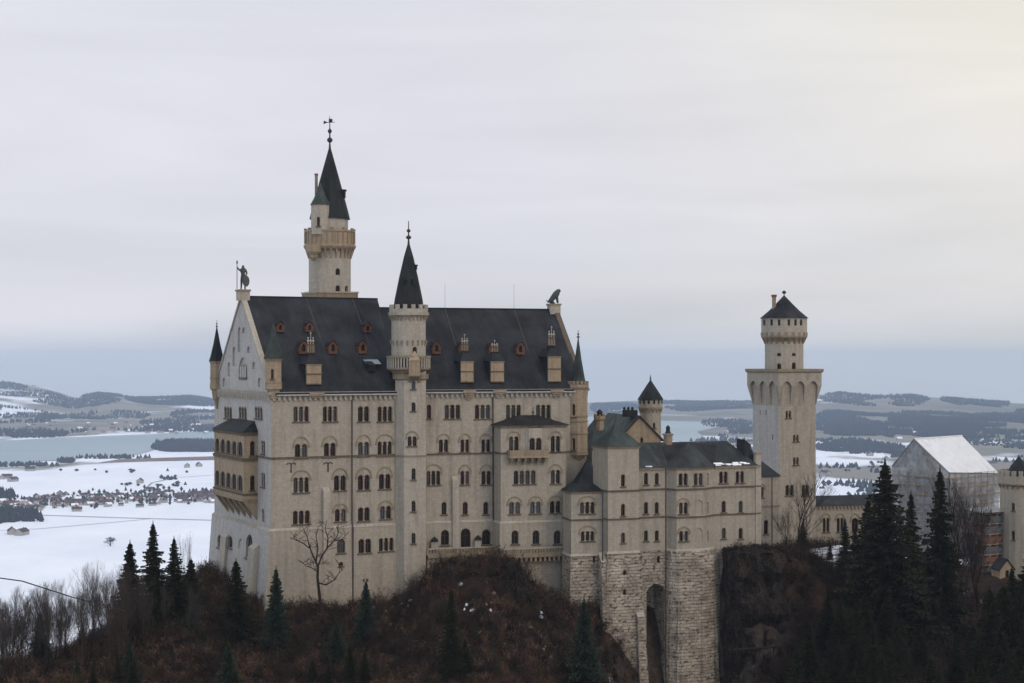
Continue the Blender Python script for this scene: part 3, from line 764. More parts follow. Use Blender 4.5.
# --- windows, west wing, south front
W_ = w.win
for x0, x1, n in ((293.5, 308.5, 3), (323, 337, 3), (358, 369, 2), (377.7, 392, 3)): W_(x0, x1, 406.5, 421.5, n)
for x0, x1, n, y in ((295, 307, 2, 444), (324, 335.5, 2, 443), (358, 369, 2, 442), (377.7, 391.7, 3, 441.6)): W_(x0, x1, y, y + 14, n, arch=y - 6.5)
for x0, x1, n, y in ((293.5, 308.6, 3, 477.5), (334, 345.7, 2, 475.5), (358, 369.6, 2, 475), (379, 390.5, 2, 474)): W_(x0, x1, y, y + 15, n, arch=y - 6.5)
W_(293, 309.6, 510.7, 524, 3); W_(335, 345.7, 509, 521.5, 2, arch=504.5); W_(358, 369.6, 507.5, 521, 2); W_(380, 391, 506, 519, 2, arch=501.5)
W_(337, 345, 539, 553, 1); W_(358.5, 371, 539, 553, 2); W_(379, 393.3, 538, 551, 3)
W_(339, 343, 562, 566, 1); W_(363, 368, 579, 582, 2, sill=False)
# --- east wing
for x0, x1, n in ((427, 431, 1), (444.6, 460, 3), (475, 490, 3), (506, 520.6, 3), (536, 550.5, 3)): W_(x0, x1, 404.8, 418.6, n)
for x0, x1 in ((439, 448), (460.6, 469), (481.5, 490)): W_(x0, x1, 439.5, 452, 2, arch=434.5)
W_(426.5, 440, 471, 485, 3, arch=465)
for x0, x1 in ((460.6, 469), (481.5, 490.8)): W_(x0, x1, 471, 484.5, 2, arch=465.5)
for x in (444, 465.2, 485.8): W_(x - 2.4, x + 2.4, 502, 514.5, 1)
W_(441, 449, 530, 545, 1); W_(460.8, 470.5, 528.5, 549, 1, kind='door', sill=False); W_(482, 490.5, 529.5, 544.5, 1)
# --- bay
W_(509, 518.5, 436.5, 452, 2, arch=432); W_(550.8, 560, 436, 451.5, 2, arch=432)
W_(513.8, 535.4, 470.6, 484, 4); W_(550.8, 560, 470, 483.5, 2, arch=465)
W_(509, 520, 502, 514, 2, arch=497.5); W_(530, 540.6, 501.5, 513.5, 2, arch=497); W_(550, 560.6, 501, 513, 2, arch=496.5)
for x in (515, 536, 557.3): W_(x - 3.4, x + 3.4, 530.5, 544, 1)
# --- west front
for x0, x1 in ((224.4, 231.8), (239, 246.6), (255, 262.4)): W_(x0, x1, 407, 418.5, 3, depth=.14)
W_(217.5, 221.6, 535, 548, 1); W_(228, 232.6, 536, 548, 1); w.niche(238.5, 242.5, 538.5, 549); W_(246, 252.5, 534.5, 559, 1)
W_(262, 264.2, 509, 522, 1, sill=False); W_(261.5, 265, 473, 487, 2, depth=.12); W_(261.5, 265, 441, 454, 2, depth=.12)
w.niche(238.6, 247.4, 357, 380, .3); W_(240, 246, 365, 377.5, 3, sill=True)
for x, y0, y1 in ((239.2, 327, 352), (243.6, 327, 333), (234, 346.5, 366), (248.5, 346, 353), (229, 362, 376), (253.7, 361.5, 369), (224, 377.5, 387), (259.3, 377.5, 387)): w.niche(x - 1.5, x + 1.5, y0, y1, .3)
w.build()
# --- string courses, cornice, buttresses
mb = MB()
zs = zat(A0, 459.3)
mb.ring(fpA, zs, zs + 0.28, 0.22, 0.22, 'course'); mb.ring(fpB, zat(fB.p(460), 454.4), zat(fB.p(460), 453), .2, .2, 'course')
zcs = zat(fpC[0], 454); mb.ring(fpC, zcs, zcs + .24, .2, .2, 'course')
mb.ring(fpA, zoff - 0.05, zoff + 0.35, 0.42, 0.02, 'lime_l'); mb.ring(fpB, zoffB - .05, zoffB + .3, .36, .02, 'lime_l'); mb.ring(fpC, zoffB - .045, zoffB + .305, .3, .02, 'lime_l')
mb.ring(fpC, zC - 0.5, zC, 0.05, 0.35, 'trim')
mb.build('string_course', palace)
mb = MB()
mb.ring(fpA, zeA - 0.55, zeA - 0.1, 0.35, 0.5, 'lime_l'); mb.teeth(fpA, (0, 3), zeA - 1.45, zeA - 0.55, 0.85, 0.35, 0.35, 'lime_l')
mb.ring(fpB, zeB - 0.5, zeB - 0.1, 0.35, 0.5, 'lime_l'); mb.teeth(fpB, (0, 1), zeB - 1.4, zeB - 0.5, 0.85, 0.35, 0.35, 'lime_l')
mb.build('cornice', palace)
plA = Pl(A0, A1); plB = Pl(B0, B1); plW = Pl(A3, A0); plWl = Pl(lo[3], lo[0], zoff, 0.07)
def strip(pl, x0, x1, y0, y1, o, mat, slope=0.6):
    mb = MB(); ym = (y0 + y1) / 2
    a, b_ = pl.px(x0, ym)[0], pl.px(x1, ym)[0]; t1 = pl.px((x0 + x1) / 2, y0)[1]; t0 = pl.px((x0 + x1) / 2, y1)[1]
    mb.pbox(pl, a, b_, t0, t1, 0, o, mat)
    c = [pl.at(a, t1, o), pl.at(b_, t1, o), pl.at(b_, t1, 0), pl.at(a, t1, 0)]
    e = [pl.at(a, t1 + slope, 0.02), pl.at(b_, t1 + slope, 0.02)]
    mb.face([c[0], c[1], e[1], e[0]], mat); mb.face([c[1], c[2], e[1]], mat); mb.face([c[3], c[0], e[0]], mat)
    return mb
strip(plA, 322, 328.8, 491, 562, .75, 'lime_l').build('buttress', palace)
strip(plB, 451.7, 458.4, 480, 548, .6, 'lime_l').build('buttress', palace)
strip(plWl, 222, 227.5, 536, 575, .5, 'lime_l').build('buttress', palace)
strip(plWl, 251.8, 257.8, 547, 600, .9, 'lime_l').build('buttress', palace)
for pl, x, y0, y1 in ((plA, 351.6, 391, 625), (plB, 492.6, 390, 552)):
    mb = MB(); s0 = pl.px(x, 480)[0]; p0, p1 = pl.px(x, y0)[1], pl.px(x, y1)[1]
    mb.tube(pl.at(s0, p1, 0.62), pl.at(s0, zoff, 0.62), .11, .11, 'pipe', 6); mb.tube(pl.at(s0, zoff, .62), pl.at(s0, zoff + .8, .22), .11, .11, 'pipe', 6)
    mb.tube(pl.at(s0, zoff + .8, .22), pl.at(s0, p0, .22), .11, .11, 'pipe', 6); mb.build('downpipe', palace)
for x, y in ((291, 467.5), (328, 467)):         # wrought wall anchors
    mb = MB(); a, t, _ = plA.px(x, y)
    mb.pbox(plA, a - .08, a + .08, t - .8, t + .6, 0.01, .12, 'iron')
    for sg in (-1, 1):
        for k in range(5):
            g0, g1 = math.pi * k / 5, math.pi * (k + 1) / 5
            p = lambda g: plA.at(a + sg * (.36 - .36 * math.cos(g)), t + .45 + .28 * math.sin(g), .08)
            mb.tube(p(g0), p(g1), .08, .08, 'iron', 4)
    mb.build('wall_anchor', palace)
# shrine posts on the terrace level
# --- terrace
TP = 5.6
t0s, t1s = fB.s_at(428, -1.6), fB.s_at(566, -TP)
tp = [fB.pt(t0s, -1.6), fB.pt(fB.s_at(496, -1.6), -1.6), fB.pt(fB.s_at(501, -TP), -TP), fB.pt(t1s, -TP), fB.pt(t1s, 0.3), fB.pt(t0s, 0.3)]
zt = zat(tp[2], 556.0)
mb = MB()
def slab(mb, poly, z0, z1, mat):
    n = len(poly)
    mb.face([(*p, z1) for p in poly], mat); mb.face([(*p, z0) for p in reversed(poly)], mat)
    for i in range(n):
        a, b_ = poly[i], poly[(i + 1) % n]; mb.face([(*a, z0), (*b_, z0), (*b_, z1), (*a, z1)], mat)
slab(mb, tp, zt - .45, zt, 'trim')
for i in range(3):
    pl = Pl(tp[i], tp[i + 1])
    mb.pbox(pl, 0, pl.L, zt + .95, zt + 1.15, -.32, .03, 'lime_l')
    k = max(2, int(pl.L / 0.5))
    for j in range(k + 1):
        a = j * pl.L / k; wd = .22 if j % 5 == 0 else .11
        mb.pbox(pl, a - wd, a + wd, zt, zt + .95, -.27, -.03, 'trim')
    mb.pbox(pl, 0, pl.L, zt, zt + .3, -.26, -.05, 'trim')
pl = Pl(tp[2], tp[3]); k = 14
for j in range(k):
    a = (j + .5) * pl.L / k; mb.pbox(pl, a - .2, a + .2, zt - 1.15, zt - .45, -1.6, -.1, 'trim')
mb.build('terrace', palace)
tw = Walls(palace, 'terrace_wall')
lt = [fB.pt(t0s, -1.2), fB.pt(fB.s_at(507, -1.2), -1.2), fB.pt(fB.s_at(512, -TP + 1.4), -TP + 1.4), fB.pt(t1s, -TP + 1.4)]
for i in range(3): tw.add(lt[i], lt[i + 1], zbot - 12, zt - .45, 'lime')
tw.win(535, 538.5, 568, 571, 1, sill=False); tw.win(536, 538.5, 580, 584, 1, sill=False); tw.win(447, 454, 559.5, 565, 1, sill=False)
tw.build()
for x in (434.5, 478):
    mb = MB(); p = fB.p(x, -0.75); zb = zt
    mb.box((p.x, p.y, zb + 1.1), (.5, 0, 0), (0, .4, 0), (0, 0, 1.1), 'lime_l'); mb.lathe(p.x, p.y, [(.85, zb + 2.2), (.8, zb + 2.45), (0, zb + 3.0)], 4, 'spire', R(45))
    mb.build('terrace_pillar', palace)
# --- bay roof and balcony
mb = MB(); e = offp(fpC, 0.6); a_, b_ = fB.pt(c0 + 4.2, -.4), fB.pt(c1 - 4.0, -.4); zp = zC + 1.5
e = [(*q, zC - .02) for q in e]
mb.face([e[0], e[1], (*b_, zp), (*a_, zp)], 'brownroof'); mb.face([e[1], e[2], (*b_, zp)], 'brownroof'); mb.face([e[3], e[0], (*a_, zp)], 'brownroof')
mb.face([e[2], e[3], (*a_, zp), (*b_, zp)], 'brownroof'); mb.face([e[3], e[2], e[1], e[0]], 'trim')
mb.build('bay_roof', palace)
mb = MB(); p = fB.pt(fB.s_at(533, -2), -2); finial(mb, p.x, p.y, zC + .9, 2.0, .8); mb.build('finial', palace)
plC = Pl(fpC[0], fpC[1])
mb = MB(); a, t1, _ = plC.px(507, 453.5); b_, _, _ = plC.px(546.5, 456); t0 = plC.px(520, 455.5)[1]
mb.pbox(plC, a, b_, t0 - .35, t0, 0.01, 1.5, 'tan')
for s0, s1, o0, o1 in ((a, b_, 1.36, 1.5), (a, a + .14, .02, 1.36), (b_ - .14, b_, .02, 1.36)): mb.pbox(plC, s0, s1, t0 + .0, t0 + .95, o0, o1, 'trim')
for j in range(6):
    x = a + .5 + j * (b_ - a - 1) / 5; mb.pbox(plC, x - .2, x + .2, t0 - .8, t0 - .35, .01, 1.2, 'trim'); mb.pbox(plC, x - .2, x + .2, t0 - 1.3, t0 - .8, .01, .6, 'trim')
mb.build('balcony', palace)
mb = MB(); a = plC.px(524.8, 445)[0]; b_ = plC.px(543.2, 445)[0]; tt = plC.px(534, 428)[1]
ow = Walls(palace, 'oriel')
q = [plC.at(a, 0), plC.at(a + .5, 0, .8), plC.at(b_ - .5, 0, .8), plC.at(b_, 0)]
for i in range(3): ow.add(q[i], q[i + 1], t0, tt, 'lime_l')
ow.win(527.2, 540.6, 438, 452, 2, depth=.25); ow.build()
# --- west oriel (two storeys of arcades)
oP = 2.3
def yw(px, py): return plW.px(px, py)
oa, ob_ = yw(227.5, 440)[0], yw(257.6, 440)[0]
q = [plW.at(oa, 0), plW.at(oa, 0, oP), plW.at(ob_, 0, oP), plW.at(ob_, 0)]
zo1 = yw(257, 432)[1]; zo0 = yw(257, 499)[1]
ow = Walls(palace, 'oriel')
for i in range(3): ow.add(q[i][:2], q[i + 1][:2], zo0, zo1, 'tan')
opl = ow.p[1]['pl']
for yb, yt_ in ((455, 441), (490, 474.5)):
    L = opl.L; zb, zt2 = opl.px(243, yb + 1.3)[1], opl.px(243, yt_ + 1)[1]
    for k in range(5):
        a = .3 + k * (L - .6) / 5 + .1; b_ = a + (L - .6) / 5 - .32
        hp = arch_pts(a, b_, zb, zt2); ow.p[1]['holes'].append((hp, .3)); fr = MB()
        fr.pbox(opl, a - .05, b_ + .05, zb - .15, zb - .004, -.26, .12, 'course')
        fr.pbox(opl, (a + b_) / 2 - .04, (a + b_) / 2 + .04, zb, zt2 - .1, -.26, -.2, 'frame')
        if k < 4: fr.pbox(opl, b_ + .06, b_ + .22, zb, zt2 - .35, .01, .10, 'lime_w')
        wo = fr.build('window', palace); pn = MB(); pn.face([opl.at(u, t, -.27) for u, t in hp], 'glass'); pn.build('pane', wo)
ow.win(250.2, 254.6, 441, 455.5, 1, depth=.3); ow.win(250.2, 254.6, 475.5, 490.5, 1, depth=.3)
# slatted brackets below
ob = ow.build()
mb = MB(); nk = 6
for k in range(nk):
    a = oa + .3 + k * (ob_ - oa - .6) / (nk - 1)
    c = [plW.at(a - .25, zo0 - 3.4, .02), plW.at(a + .25, zo0 - 3.4, .02), plW.at(a + .25, zo0 - 3.4, -.2), plW.at(a - .25, zo0 - 3.4, -.2),
         plW.at(a - .25, zo0 - .3, oP), plW.at(a + .25, zo0 - .3, oP), plW.at(a + .25, zo0 - .3, -.2), plW.at(a - .25, zo0 - .3, -.2)]
    mb.hexa(c, 'tan')
orf = [plW.at(oa - .15, 0, -.1), plW.at(oa - .15, 0, oP + .15), plW.at(ob_ + .15, 0, oP + .15), plW.at(ob_ + .15, 0, -.1)]
orf = [p[:2] for p in orf]
slab(mb, [Vector(p) for p in orf][::1], zo0 - .32, zo0 + .002, 'trim')
opoly = [Vector(plW.at(oa, 0, -.3)[:2]), Vector(plW.at(oa, 0, oP)[:2]), Vector(plW.at(ob_, 0, oP)[:2]), Vector(plW.at(ob_, 0, -.3)[:2])]
for py, h in ((461, .5), (495, .3), (435.5, .45)):
    z = yw(257, py)[1]; mb.ring(opoly, z, z + h, .16, .22, 'course')
mb.build('oriel_bracket', palace)
mb = MB(); e = [Vector(plW.at(a, zo1, o)) for a, o in ((oa - .35, 0), (oa - .35, oP + .4), (ob_ + .35, oP + .4), (ob_ + .35, 0))]
r0, r1 = Vector(plW.at(oa + 2.2, zo1 + 1.75, 0)), Vector(plW.at(ob_ - 1.6, zo1 + 1.75, 0))
mb.face([e[1], e[2], r1, r0], 'spire'); mb.face([e[2], e[3], r1], 'spire'); mb.face([e[0], e[1], r0], 'spire'); mb.face([e[3], e[2], e[1], e[0]], 'trim')
mb.build('oriel_roof', palace)
# --- roofs
mb = MB()
gable_roof(mb, fA, 0.55, fA.s_at(400), 0, WA, zeA, zrA, 'slate', .55, rs0=.55, rs1=fA.s_at(377.5, WA / 2))
sx = fA.s_at(400) - .3; rx = fA.s_at(377.5, WA / 2) - .3
g = [fA.pt(sx, 0), fA.pt(sx, WA), fA.pt(rx, WA / 2)]
mb.face([(*g[0], zeA - .3), (*g[1], zeA - .3), (*g[2], zrA - .35)], 'slate')
gable_roof(mb, fB, -2.2, sBe - .6, 0, WB, zeB, zrB, 'slate', .55, rs0=-5, rs1=sBe - .6)
roof = mb.build('roof', palace)
# ridge cap, seams and snow guards as one child
mb = MB()
for fr_, s0, s1, W2, zr in ((fA, .6, fA.s_at(377.5, WA / 2), WA, zrA), (fB, -4, sBe - .7, WB, zrB)):
    a, b_ = fr_.pt(s0, W2 / 2), fr_.pt(s1, W2 / 2); mb.tube((*a, zr), (*b_, zr), .16, .16, 'spire', 6)
for fr_, ss, W2, ze, zr in ((fA, [fA.s_at(x, WA/2) for x in (306, 352)], WA, zeA, zrA), (fB, [fB.s_at(x, WB/2) for x in (445, 514)], WB, zeB, zrB)):
    for s_ in ss:
        a, b_ = fr_.pt(s_, W2 / 2), fr_.pt(s_, 0); mb.tube((*a, zr + .05), (*b_, ze + .1), .05, .05, 'course', 4)
        if fr_ is fB: mb.tube((*a, zr), (*a, zr + 4.5), .035, .02, 'iron', 4)
mb.build('lightning_rod', roof)
mb = MB()
for fr_, s0, s1, ze in ((fA, .7, fA.s_at(398.5), zeA), (fB, 1.5, sBe - .7, zeB)):
    a, b_ = fr_.pt(s0, -.68), fr_.pt(s1, -.68); mb.tube((*a, ze - .62), (*b_, ze - .62), .12, .12, 'lime_w', 6)
mb.build('gutter', roof)
# gable copings
def coping(fr_, s, W2, ze, zr, name, out=.1, mat='lime_l', h=.45):
    mb = MB()
    for a, b_ in ((0, .5), (1, .5)):
        p, q = fr_.pt(s, W2 * a), fr_.pt(s, W2 * b_)
        p = Vector((*p, ze - .1)); q = Vector((*q, zr + .1)); u = Vector((fr_.u.x, fr_.u.y, 0)) * .45
        mb.hexa([p - u, p + u, q + u, q - u, p - u + Vector((0, 0, h)), p + u + Vector((0, 0, h)), q + u + Vector((0, 0, h)), q - u + Vector((0, 0, h))], mat)
    mb.build(name, palace)
coping(fA, .25, WA, zeA - .3, zrA - .3, 'gable_coping', h=.5)
coping(fB, sBe - .35, WB, zeB - .3, zrB - .2, 'gable_coping', mat='course', h=.4)
# dormers: pixel -> point on the south roof slope
class Slope:
    def __init__(s, fr_, W2, ze, zr):
        s.fr = fr_; s.o = Vector((*fr_.o, ze)); s.u = Vector((*fr_.u, 0)); s.v = Vector((*(fr_.n * W2 / 2), zr - ze)).normalized()
    def hit(s, px, py):
        r = Vector(((px - 512) / F, 1, -(py - YH) / F)); n = s.u.cross(s.v); return r * (s.o.dot(n) / r.dot(n))
slA, slB = Slope(fA, WA, zeA, zrA), Slope(fB, WB, zeB, zrB)
def dormer(sl, px, py, w_, h):
    base = sl.hit(px, py); u = sl.u; n = Vector((u.y, -u.x, 0)); mb = MB(); up = Vector((0, 0, 1)); b0 = base - n * .3
    hw = w_ / 2; dep = 2.2
    def q(a, z, o): return b0 + u * a + up * z + n * o
    fr_o = .75
    front = [(-hw, 0), (hw, 0), (hw, h * .58), (hw * .55, h * .86), (0, h), (-hw * .55, h * .86), (-hw, h * .58)]
    inn = [(-hw * .42, h * .2), (hw * .42, h * .2), (hw * .42, h * .6), (0, h * .78), (-hw * .42, h * .6)]
    tr = tessellate_polygon([[Vector((x, z, 0)) for x, z in front], [Vector((x, z, 0)) for x, z in inn]]); fl = front + inn
    for t in tr: mb.face([q(*fl[i], fr_o) for i in t], 'dormer')
    for i in range(len(front)):
        a, c = front[i], front[(i + 1) % len(front)]
        mt = 'slate' if i in (2, 3, 4, 5) else 'dormer'
        e = .12 if mt == 'slate' else 0
        mb.face([q(c[0], c[1] + e, fr_o + e), q(a[0], a[1] + e, fr_o + e), q(a[0], a[1] + e, -dep), q(c[0], c[1] + e, -dep)], mt)
    for i in range(len(inn)):
        a, c = inn[i], inn[(i + 1) % len(inn)]; mb.face([q(*c, fr_o), q(*a, fr_o), q(*a, fr_o - .3), q(*c, fr_o - .3)], 'dormer')
    mb.face([q(x, z, fr_o - .28) for x, z in inn], 'glass')
    mb.build('dormer', roof)
for x, y in ((302.7, 354), (332, 353.8), (362, 353.5)): dormer(slA, x, y, 1.45, 2.1)
for x, y in ((279.5, 332), (308.8, 332), (367, 332.5)): dormer(slA, x, y, 1.25, 1.6)
for x, y in ((436, 354), (462.5, 354.3), (492.3, 354.8), (519.8, 354.5)): dormer(slB, x, y, 1.45, 2.1)
mb = MB(); p0 = slA.hit(362, 358.5); p1 = slA.hit(377, 358.5); n = Vector((slA.u.y, -slA.u.x, 0))   # shed roof light
q = [p0 , p1, p1 + n * 1.9 + Vector((0, 0, -.9)), p0 + n * 1.9 + Vector((0, 0, -.9))]
mb.face([q[3], q[2], q[1], q[0]], 'blueglass')
d = Vector((0, 0, -.15)); mb.face([x + d for x in q], 'slate')
b0, b1 = slA.hit(367, 371), slA.hit(374, 371); mb.hexa([b0 + n * .9, b1 + n * .9, b1 - n, b0 - n, b0 + n * .9 + Vector((0, 0, 1)), b1 + n * .9 + Vector((0, 0, 1)), b1 - n + Vector((0, 0, 1.6)), b0 - n + Vector((0, 0, 1.6))], 'slate')
mb.build('roof_light', roof)
def wallchimney(pl, ze, x0, x1, ytop, ycorb, crown_x, crown_top, mat='tan'):
    """chimney stack that grows out of the wall on a corbel, crosses the eaves and ends in an iron crown"""
    mb = MB(); a = pl.px(x0, 385)[0]; b_ = pl.px(x1, 385)[0]; c = (a + b_) / 2; o1 = .85
    t1 = pl.px((x0 + x1) / 2, ytop)[1]; tc_ = pl.px((x0 + x1) / 2, ycorb)[1]
    zb = ze + 1.0; ob_ = -.55
    mb.pbox(pl, a + .03, b_ - .03, zb + .03, t1 - .03, -4.5, ob_ - .3, 'slate'); mb.pbox(pl, a, b_, zb, t1, ob_ - .45, ob_, mat)
    for z in (zb + .02, (zb + t1) / 2, t1 - .12): mb.pbox(pl, a - .1, b_ + .1, z, z + .16, ob_ - .5, ob_ + .12, 'course' if z != t1 - .12 else 'trim')
    for k, (f, oo) in enumerate(((1.0, .95), (.82, .7), (.6, .45), (.3, .25))):
        zz0 = ze - .25 - (k + 1) * (ze - .25 - tc_) / 4; zz1 = ze - .25 - k * (ze - .25 - tc_) / 4
        mb.pbox(pl, c - (b_ - a) / 2 * f, c + (b_ - a) / 2 * f, zz0, zz1, 0.01, oo, mat)
    # hipped metal saddle and lacy crown
    z0 = t1 + .04; A = [pl.at(a - .15, z0, ob_ + .15), pl.at(b_ + .15, z0, ob_ + .15), pl.at(b_ + .15, z0, -5.5), pl.at(a - .15, z0, -5.5)]
    C_ = [pl.at(c - .5, z0 + 1.3, ob_ - .9), pl.at(c + .5, z0 + 1.3, ob_ - .9), pl.at(c + .5, z0 + 1.3, -5.5), pl.at(c - .5, z0 + 1.3, -5.5)]
    mb.hexa(A + C_, 'slate')
    co = pl.at(c, 0, ob_ - 1.6); zc0 = z0 + 1.2; zt_ = Z(crown_top, co.y)
    H = max(zt_ - zc0, 1.6)
    mb.box((co.x, co.y, zc0 + H * .07), pl.u * .62, pl.n * .45, (0, 0, H * .09), 'slate')
    for du in (-.45, -.15, .15, .45):
        p = co + pl.u * du; mb.box((p.x, p.y, zc0 + H * .30), pl.u * .075, pl.n * .3, (0, 0, H * .17), 'trim')
    mb.box((co.x, co.y, zc0 + H * .49), pl.u * .58, pl.n * .36, (0, 0, .09), 'course')
    for du, k2 in ((-.42, .80), (0, 1.0), (.42, .80)):
        p = co + pl.u * du; mb.lathe(p.x, p.y, [(.10, zc0 + H * .50), (.06, zc0 + H * .58), (.2, zc0 + H * .62), (.2, zc0 + H * .65), (.05, zc0 + H * .7), (.05, zc0 + H * (k2 - .07)), (.17, zc0 + H * (k2 - .05)), (.02, zc0 + H * k2)], 6, 'lime_l')
    mb.build('chimney', roof)
wallchimney(plA, zeA, 308, 322.5, 364.5, 400, 315, 332)
wallchimney(plB, zeB, 462, 474.5, 361.5, 400, 468, 334)
wallchimney(plB, zeB, 492, 505, 361.5, 398, 500, 340)
wallchimney(plB, zeB, 549.5, 562, 356.5, 398, 555, 326)
mb = MB(); p = fA.pt(.3, WA / 2); zz = zrA; U = Vector((*fA.u, 0)); N = Vector((*fA.n, 0))
mb.box((p.x, p.y, zz + .1), U * .9, N * .9, (0, 0, .75), 'lime_l'); mb.box((p.x, p.y, zz + 1.0), U * 1.05, N * 1.05, (0, 0, .15), 'trim')
mb.build('statue_pedestal', palace)
mb = MB(); p2 = fB.pt(sBe - .7, WB / 2); zz2 = zrB; U2 = Vector((*fB.u, 0)); N2 = Vector((*fB.n, 0))
mb.box((p2.x, p2.y, zz2 - .1), U2 * .95, N2 * .9, (0, 0, .9), 'lime_l'); mb.box((p2.x, p2.y, zz2 + .9), U2 * 1.1, N2 * 1.0, (0, 0, .15), 'trim')
mb.build('statue_pedestal', palace)
# --- corner turrets of the palace
def turret(parent, px, d, halfpx, ycorb, ybody, ytop, ytip, matw, matr, n=8, cren=0, rot=0, wins=(), strings=(), finy=None, roofr=1.15):
    c = P(px, 358, d); r = halfpx * d / F; zc, zb, zt_, zp = Z(ycorb, d), Z(ybody, d), Z(ytop, d), Z(ytip, d)
    ft = [(c.x + r * math.cos(rot + 2 * math.pi * i / n), c.y + r * math.sin(rot + 2 * math.pi * i / n)) for i in range(n)]
    tw = Walls(parent, 'turret'); tw.loop([Vector(q) for q in ft], zb, zt_, matw)
    for a in wins: tw.win(a[0] - .9 * a[4] if len(a) > 4 else a[0] - 1.3, a[0] + (.9 * a[4] if len(a) > 4 else 1.3), a[1], a[2], 1, depth=.3)
    to = tw.build()
    mb = MB(); mb.lathe(c.x, c.y, [(.1, zc), (r * .45, zc + (zb - zc) * .35), (r * .62, zc + (zb - zc) * .4), (r * .8, zc + (zb - zc) * .75), (r * 1.06, zc + (zb - zc) * .8), (r * 1.06, zb + .1)], n, matw, rot)
    for y in strings:
        z = Z(y, d); mb.lathe(c.x, c.y, [(r * .95, z - .2), (r * 1.08, z - .12), (r * 1.08, z + .1), (r * .95, z + .15)], n, 'trim', rot)
    mb.lathe(c.x, c.y, [(r, zt_ - .5), (r * 1.15, zt_ - .15), (r * 1.18, zt_), (r, zt_ + .05)], n, 'trim', rot)
    if cren:
        mb.lathe(c.x, c.y, [(r * 1.12, zt_), (r * 1.12, zt_ + .45), (r * .9, zt_ + .45)], n, matw, rot)
        merlons(mb, c.x, c.y, r * 1.13, cren, zt_ + .45, zt_ + 1.0, .45, .25, 'trim', rot)
    mb.build('corbel', to)
    mb = MB(); rr = r * roofr if not cren else r * .9; z0 = zt_ - .02 if not cren else zt_ + .3
    mb.lathe(c.x, c.y, [(rr, z0), (rr * .80, z0 + (zp - z0) * .14), (rr * .42, z0 + (zp - z0) * .52), (.07, zp)], n, matr, rot)
    finial(mb, c.x, c.y, zp - .3, Z(finy, d) - zp + .3 if finy else 1.6, r / 2.0)
    mb.build('spire', to)
    return to
turret(palace, 216.8, 275.5, 6.6, 409, 384, 361, 327, 'tan', 'spire', 8, finy=320, roofr=1.22, strings=(378,), wins=())
turret(palace, 273.5, 250.6, 8.3, 409, 384, 358.5, 322, 'tan', 'copper', 8, rot=R(27), finy=317, roofr=1.28, strings=(383,), wins=((272.3, 369, 379),))
turret(palace, 578.2, fB.p(575).y + .6, 9.3, 462, 453, 387, 338, 'tan', 'copper', 8, cren=16, rot=R(22.5 + 18), finy=330, strings=(416, 421, 433, 452), wins=((573.8, 404, 417, 0, 1.6), (573.8, 438, 450, 0, 1.6)))

# =================================================================== STATUES
def skin_fig(name, verts, edges, radii, mat, label, cat, base):
    me = bpy.data.meshes.new(name); me.from_pydata([tuple(v) for v in verts], edges, [])
    o = bpy.data.objects.new(name, me); COL.objects.link(o)
    me.materials.append(M[mat])
    sk = o.modifiers.new('skin', 'SKIN'); me.skin_vertices.new(name='s') if not me.skin_vertices else None
    for i, r in enumerate(radii): me.skin_vertices[0].data[i].radius = (r, r)
    me.skin_vertices[0].data[0].use_root = True
    sk.use_smooth_shade = True
    sb = o.modifiers.new('sub', 'SUBSURF'); sb.levels = 1; sb.render_levels = 1
    o.location = base; o['label'] = label; o['category'] = cat; BASE[o] = Vector(base)
    return o
b0 = Vector((p.x, p.y, zz + 1.15))
kn = [(0, 0, 2.0), (0, 0, 2.6), (0, 0, 3.3), (0, 0, 3.65), (0, 0, 4.05),
      (.3, 0, 1.85), (.42, -.1, 1.0), (.45, -.1, .12), (.5, -.4, .06),
      (-.3, 0, 1.85), (-.38, .1, 1.0), (-.42, .1, .12), (-.45, -.2, .06),
      (.55, 0, 3.2), (.85, -.1, 2.6), (.62, -.5, 2.35),
      (-.55, 0, 3.2), (-.95, -.05, 3.3), (-1.2, -.2, 3.75)]
ke = [(0, 1), (1, 2), (2, 3), (3, 4), (0, 5), (5, 6), (6, 7), (7, 8), (0, 9), (9, 10), (10, 11), (11, 12), (2, 13), (13, 14), (14, 15), (2, 16), (16, 17), (17, 18)]
kn = [(x_ * .78, y_, z_) for x_, y_, z_ in kn]
kr = [.36, .32, .42, .15, .30, .24, .18, .13, .12, .24, .18, .13, .12, .22, .15, .11, .22, .15, .11]
knight = skin_fig('knight_statue', kn, ke, kr, 'bronze', 'dark bronze knight statue holding a lance on the left gable peak', 'statue', b0)
mb = MB()
bb = BASE[knight]
mb.tube(bb + Vector((-.95, -.22, 0.1)), bb + Vector((-.95, -.22, 4.4)), .07, .06, 'bronze', 5)
mb.lathe(bb.x - .95, bb.y - .22, [(.05, bb.z + 4.2), (.16, bb.z + 4.4), (.02, bb.z + 4.9)], 6, 'bronze')
mb.build('lance', knight)
mb = MB(); mb.lathe(0, 0, [(.05, 0), (.55, .08), (.62, .16), (.05, .2)], 10, 'bronze')
sh = mb.build('shield', knight, Vector((0, 0, 0))); sh.rotation_euler = (R(80), 0, R(20)); sh.location = (.55, -.65, 1.35); sh.scale = (1, 1.6, 1)
b1 = Vector((p2.x, p2.y, zz2 + 1.05))
ln = [(-.75, 0, .65), (-.2, 0, 1.0), (.35, 0, 1.55), (.65, 0, 2.0), (.95, 0, 2.35), (1.25, 0, 2.15),
      (-.6, .3, .4), (-.1, .35, .15), (.15, .35, .08), (-.6, -.3, .4), (-.1, -.35, .15), (.15, -.35, .08),
      (.5, .28, 1.3), (.62, .3, .6), (.72, .3, .08), (.5, -.28, 1.3), (.62, -.3, .6), (.72, -.3, .08), (-1.15, 0, .3), (-1.3, .2, .7)]
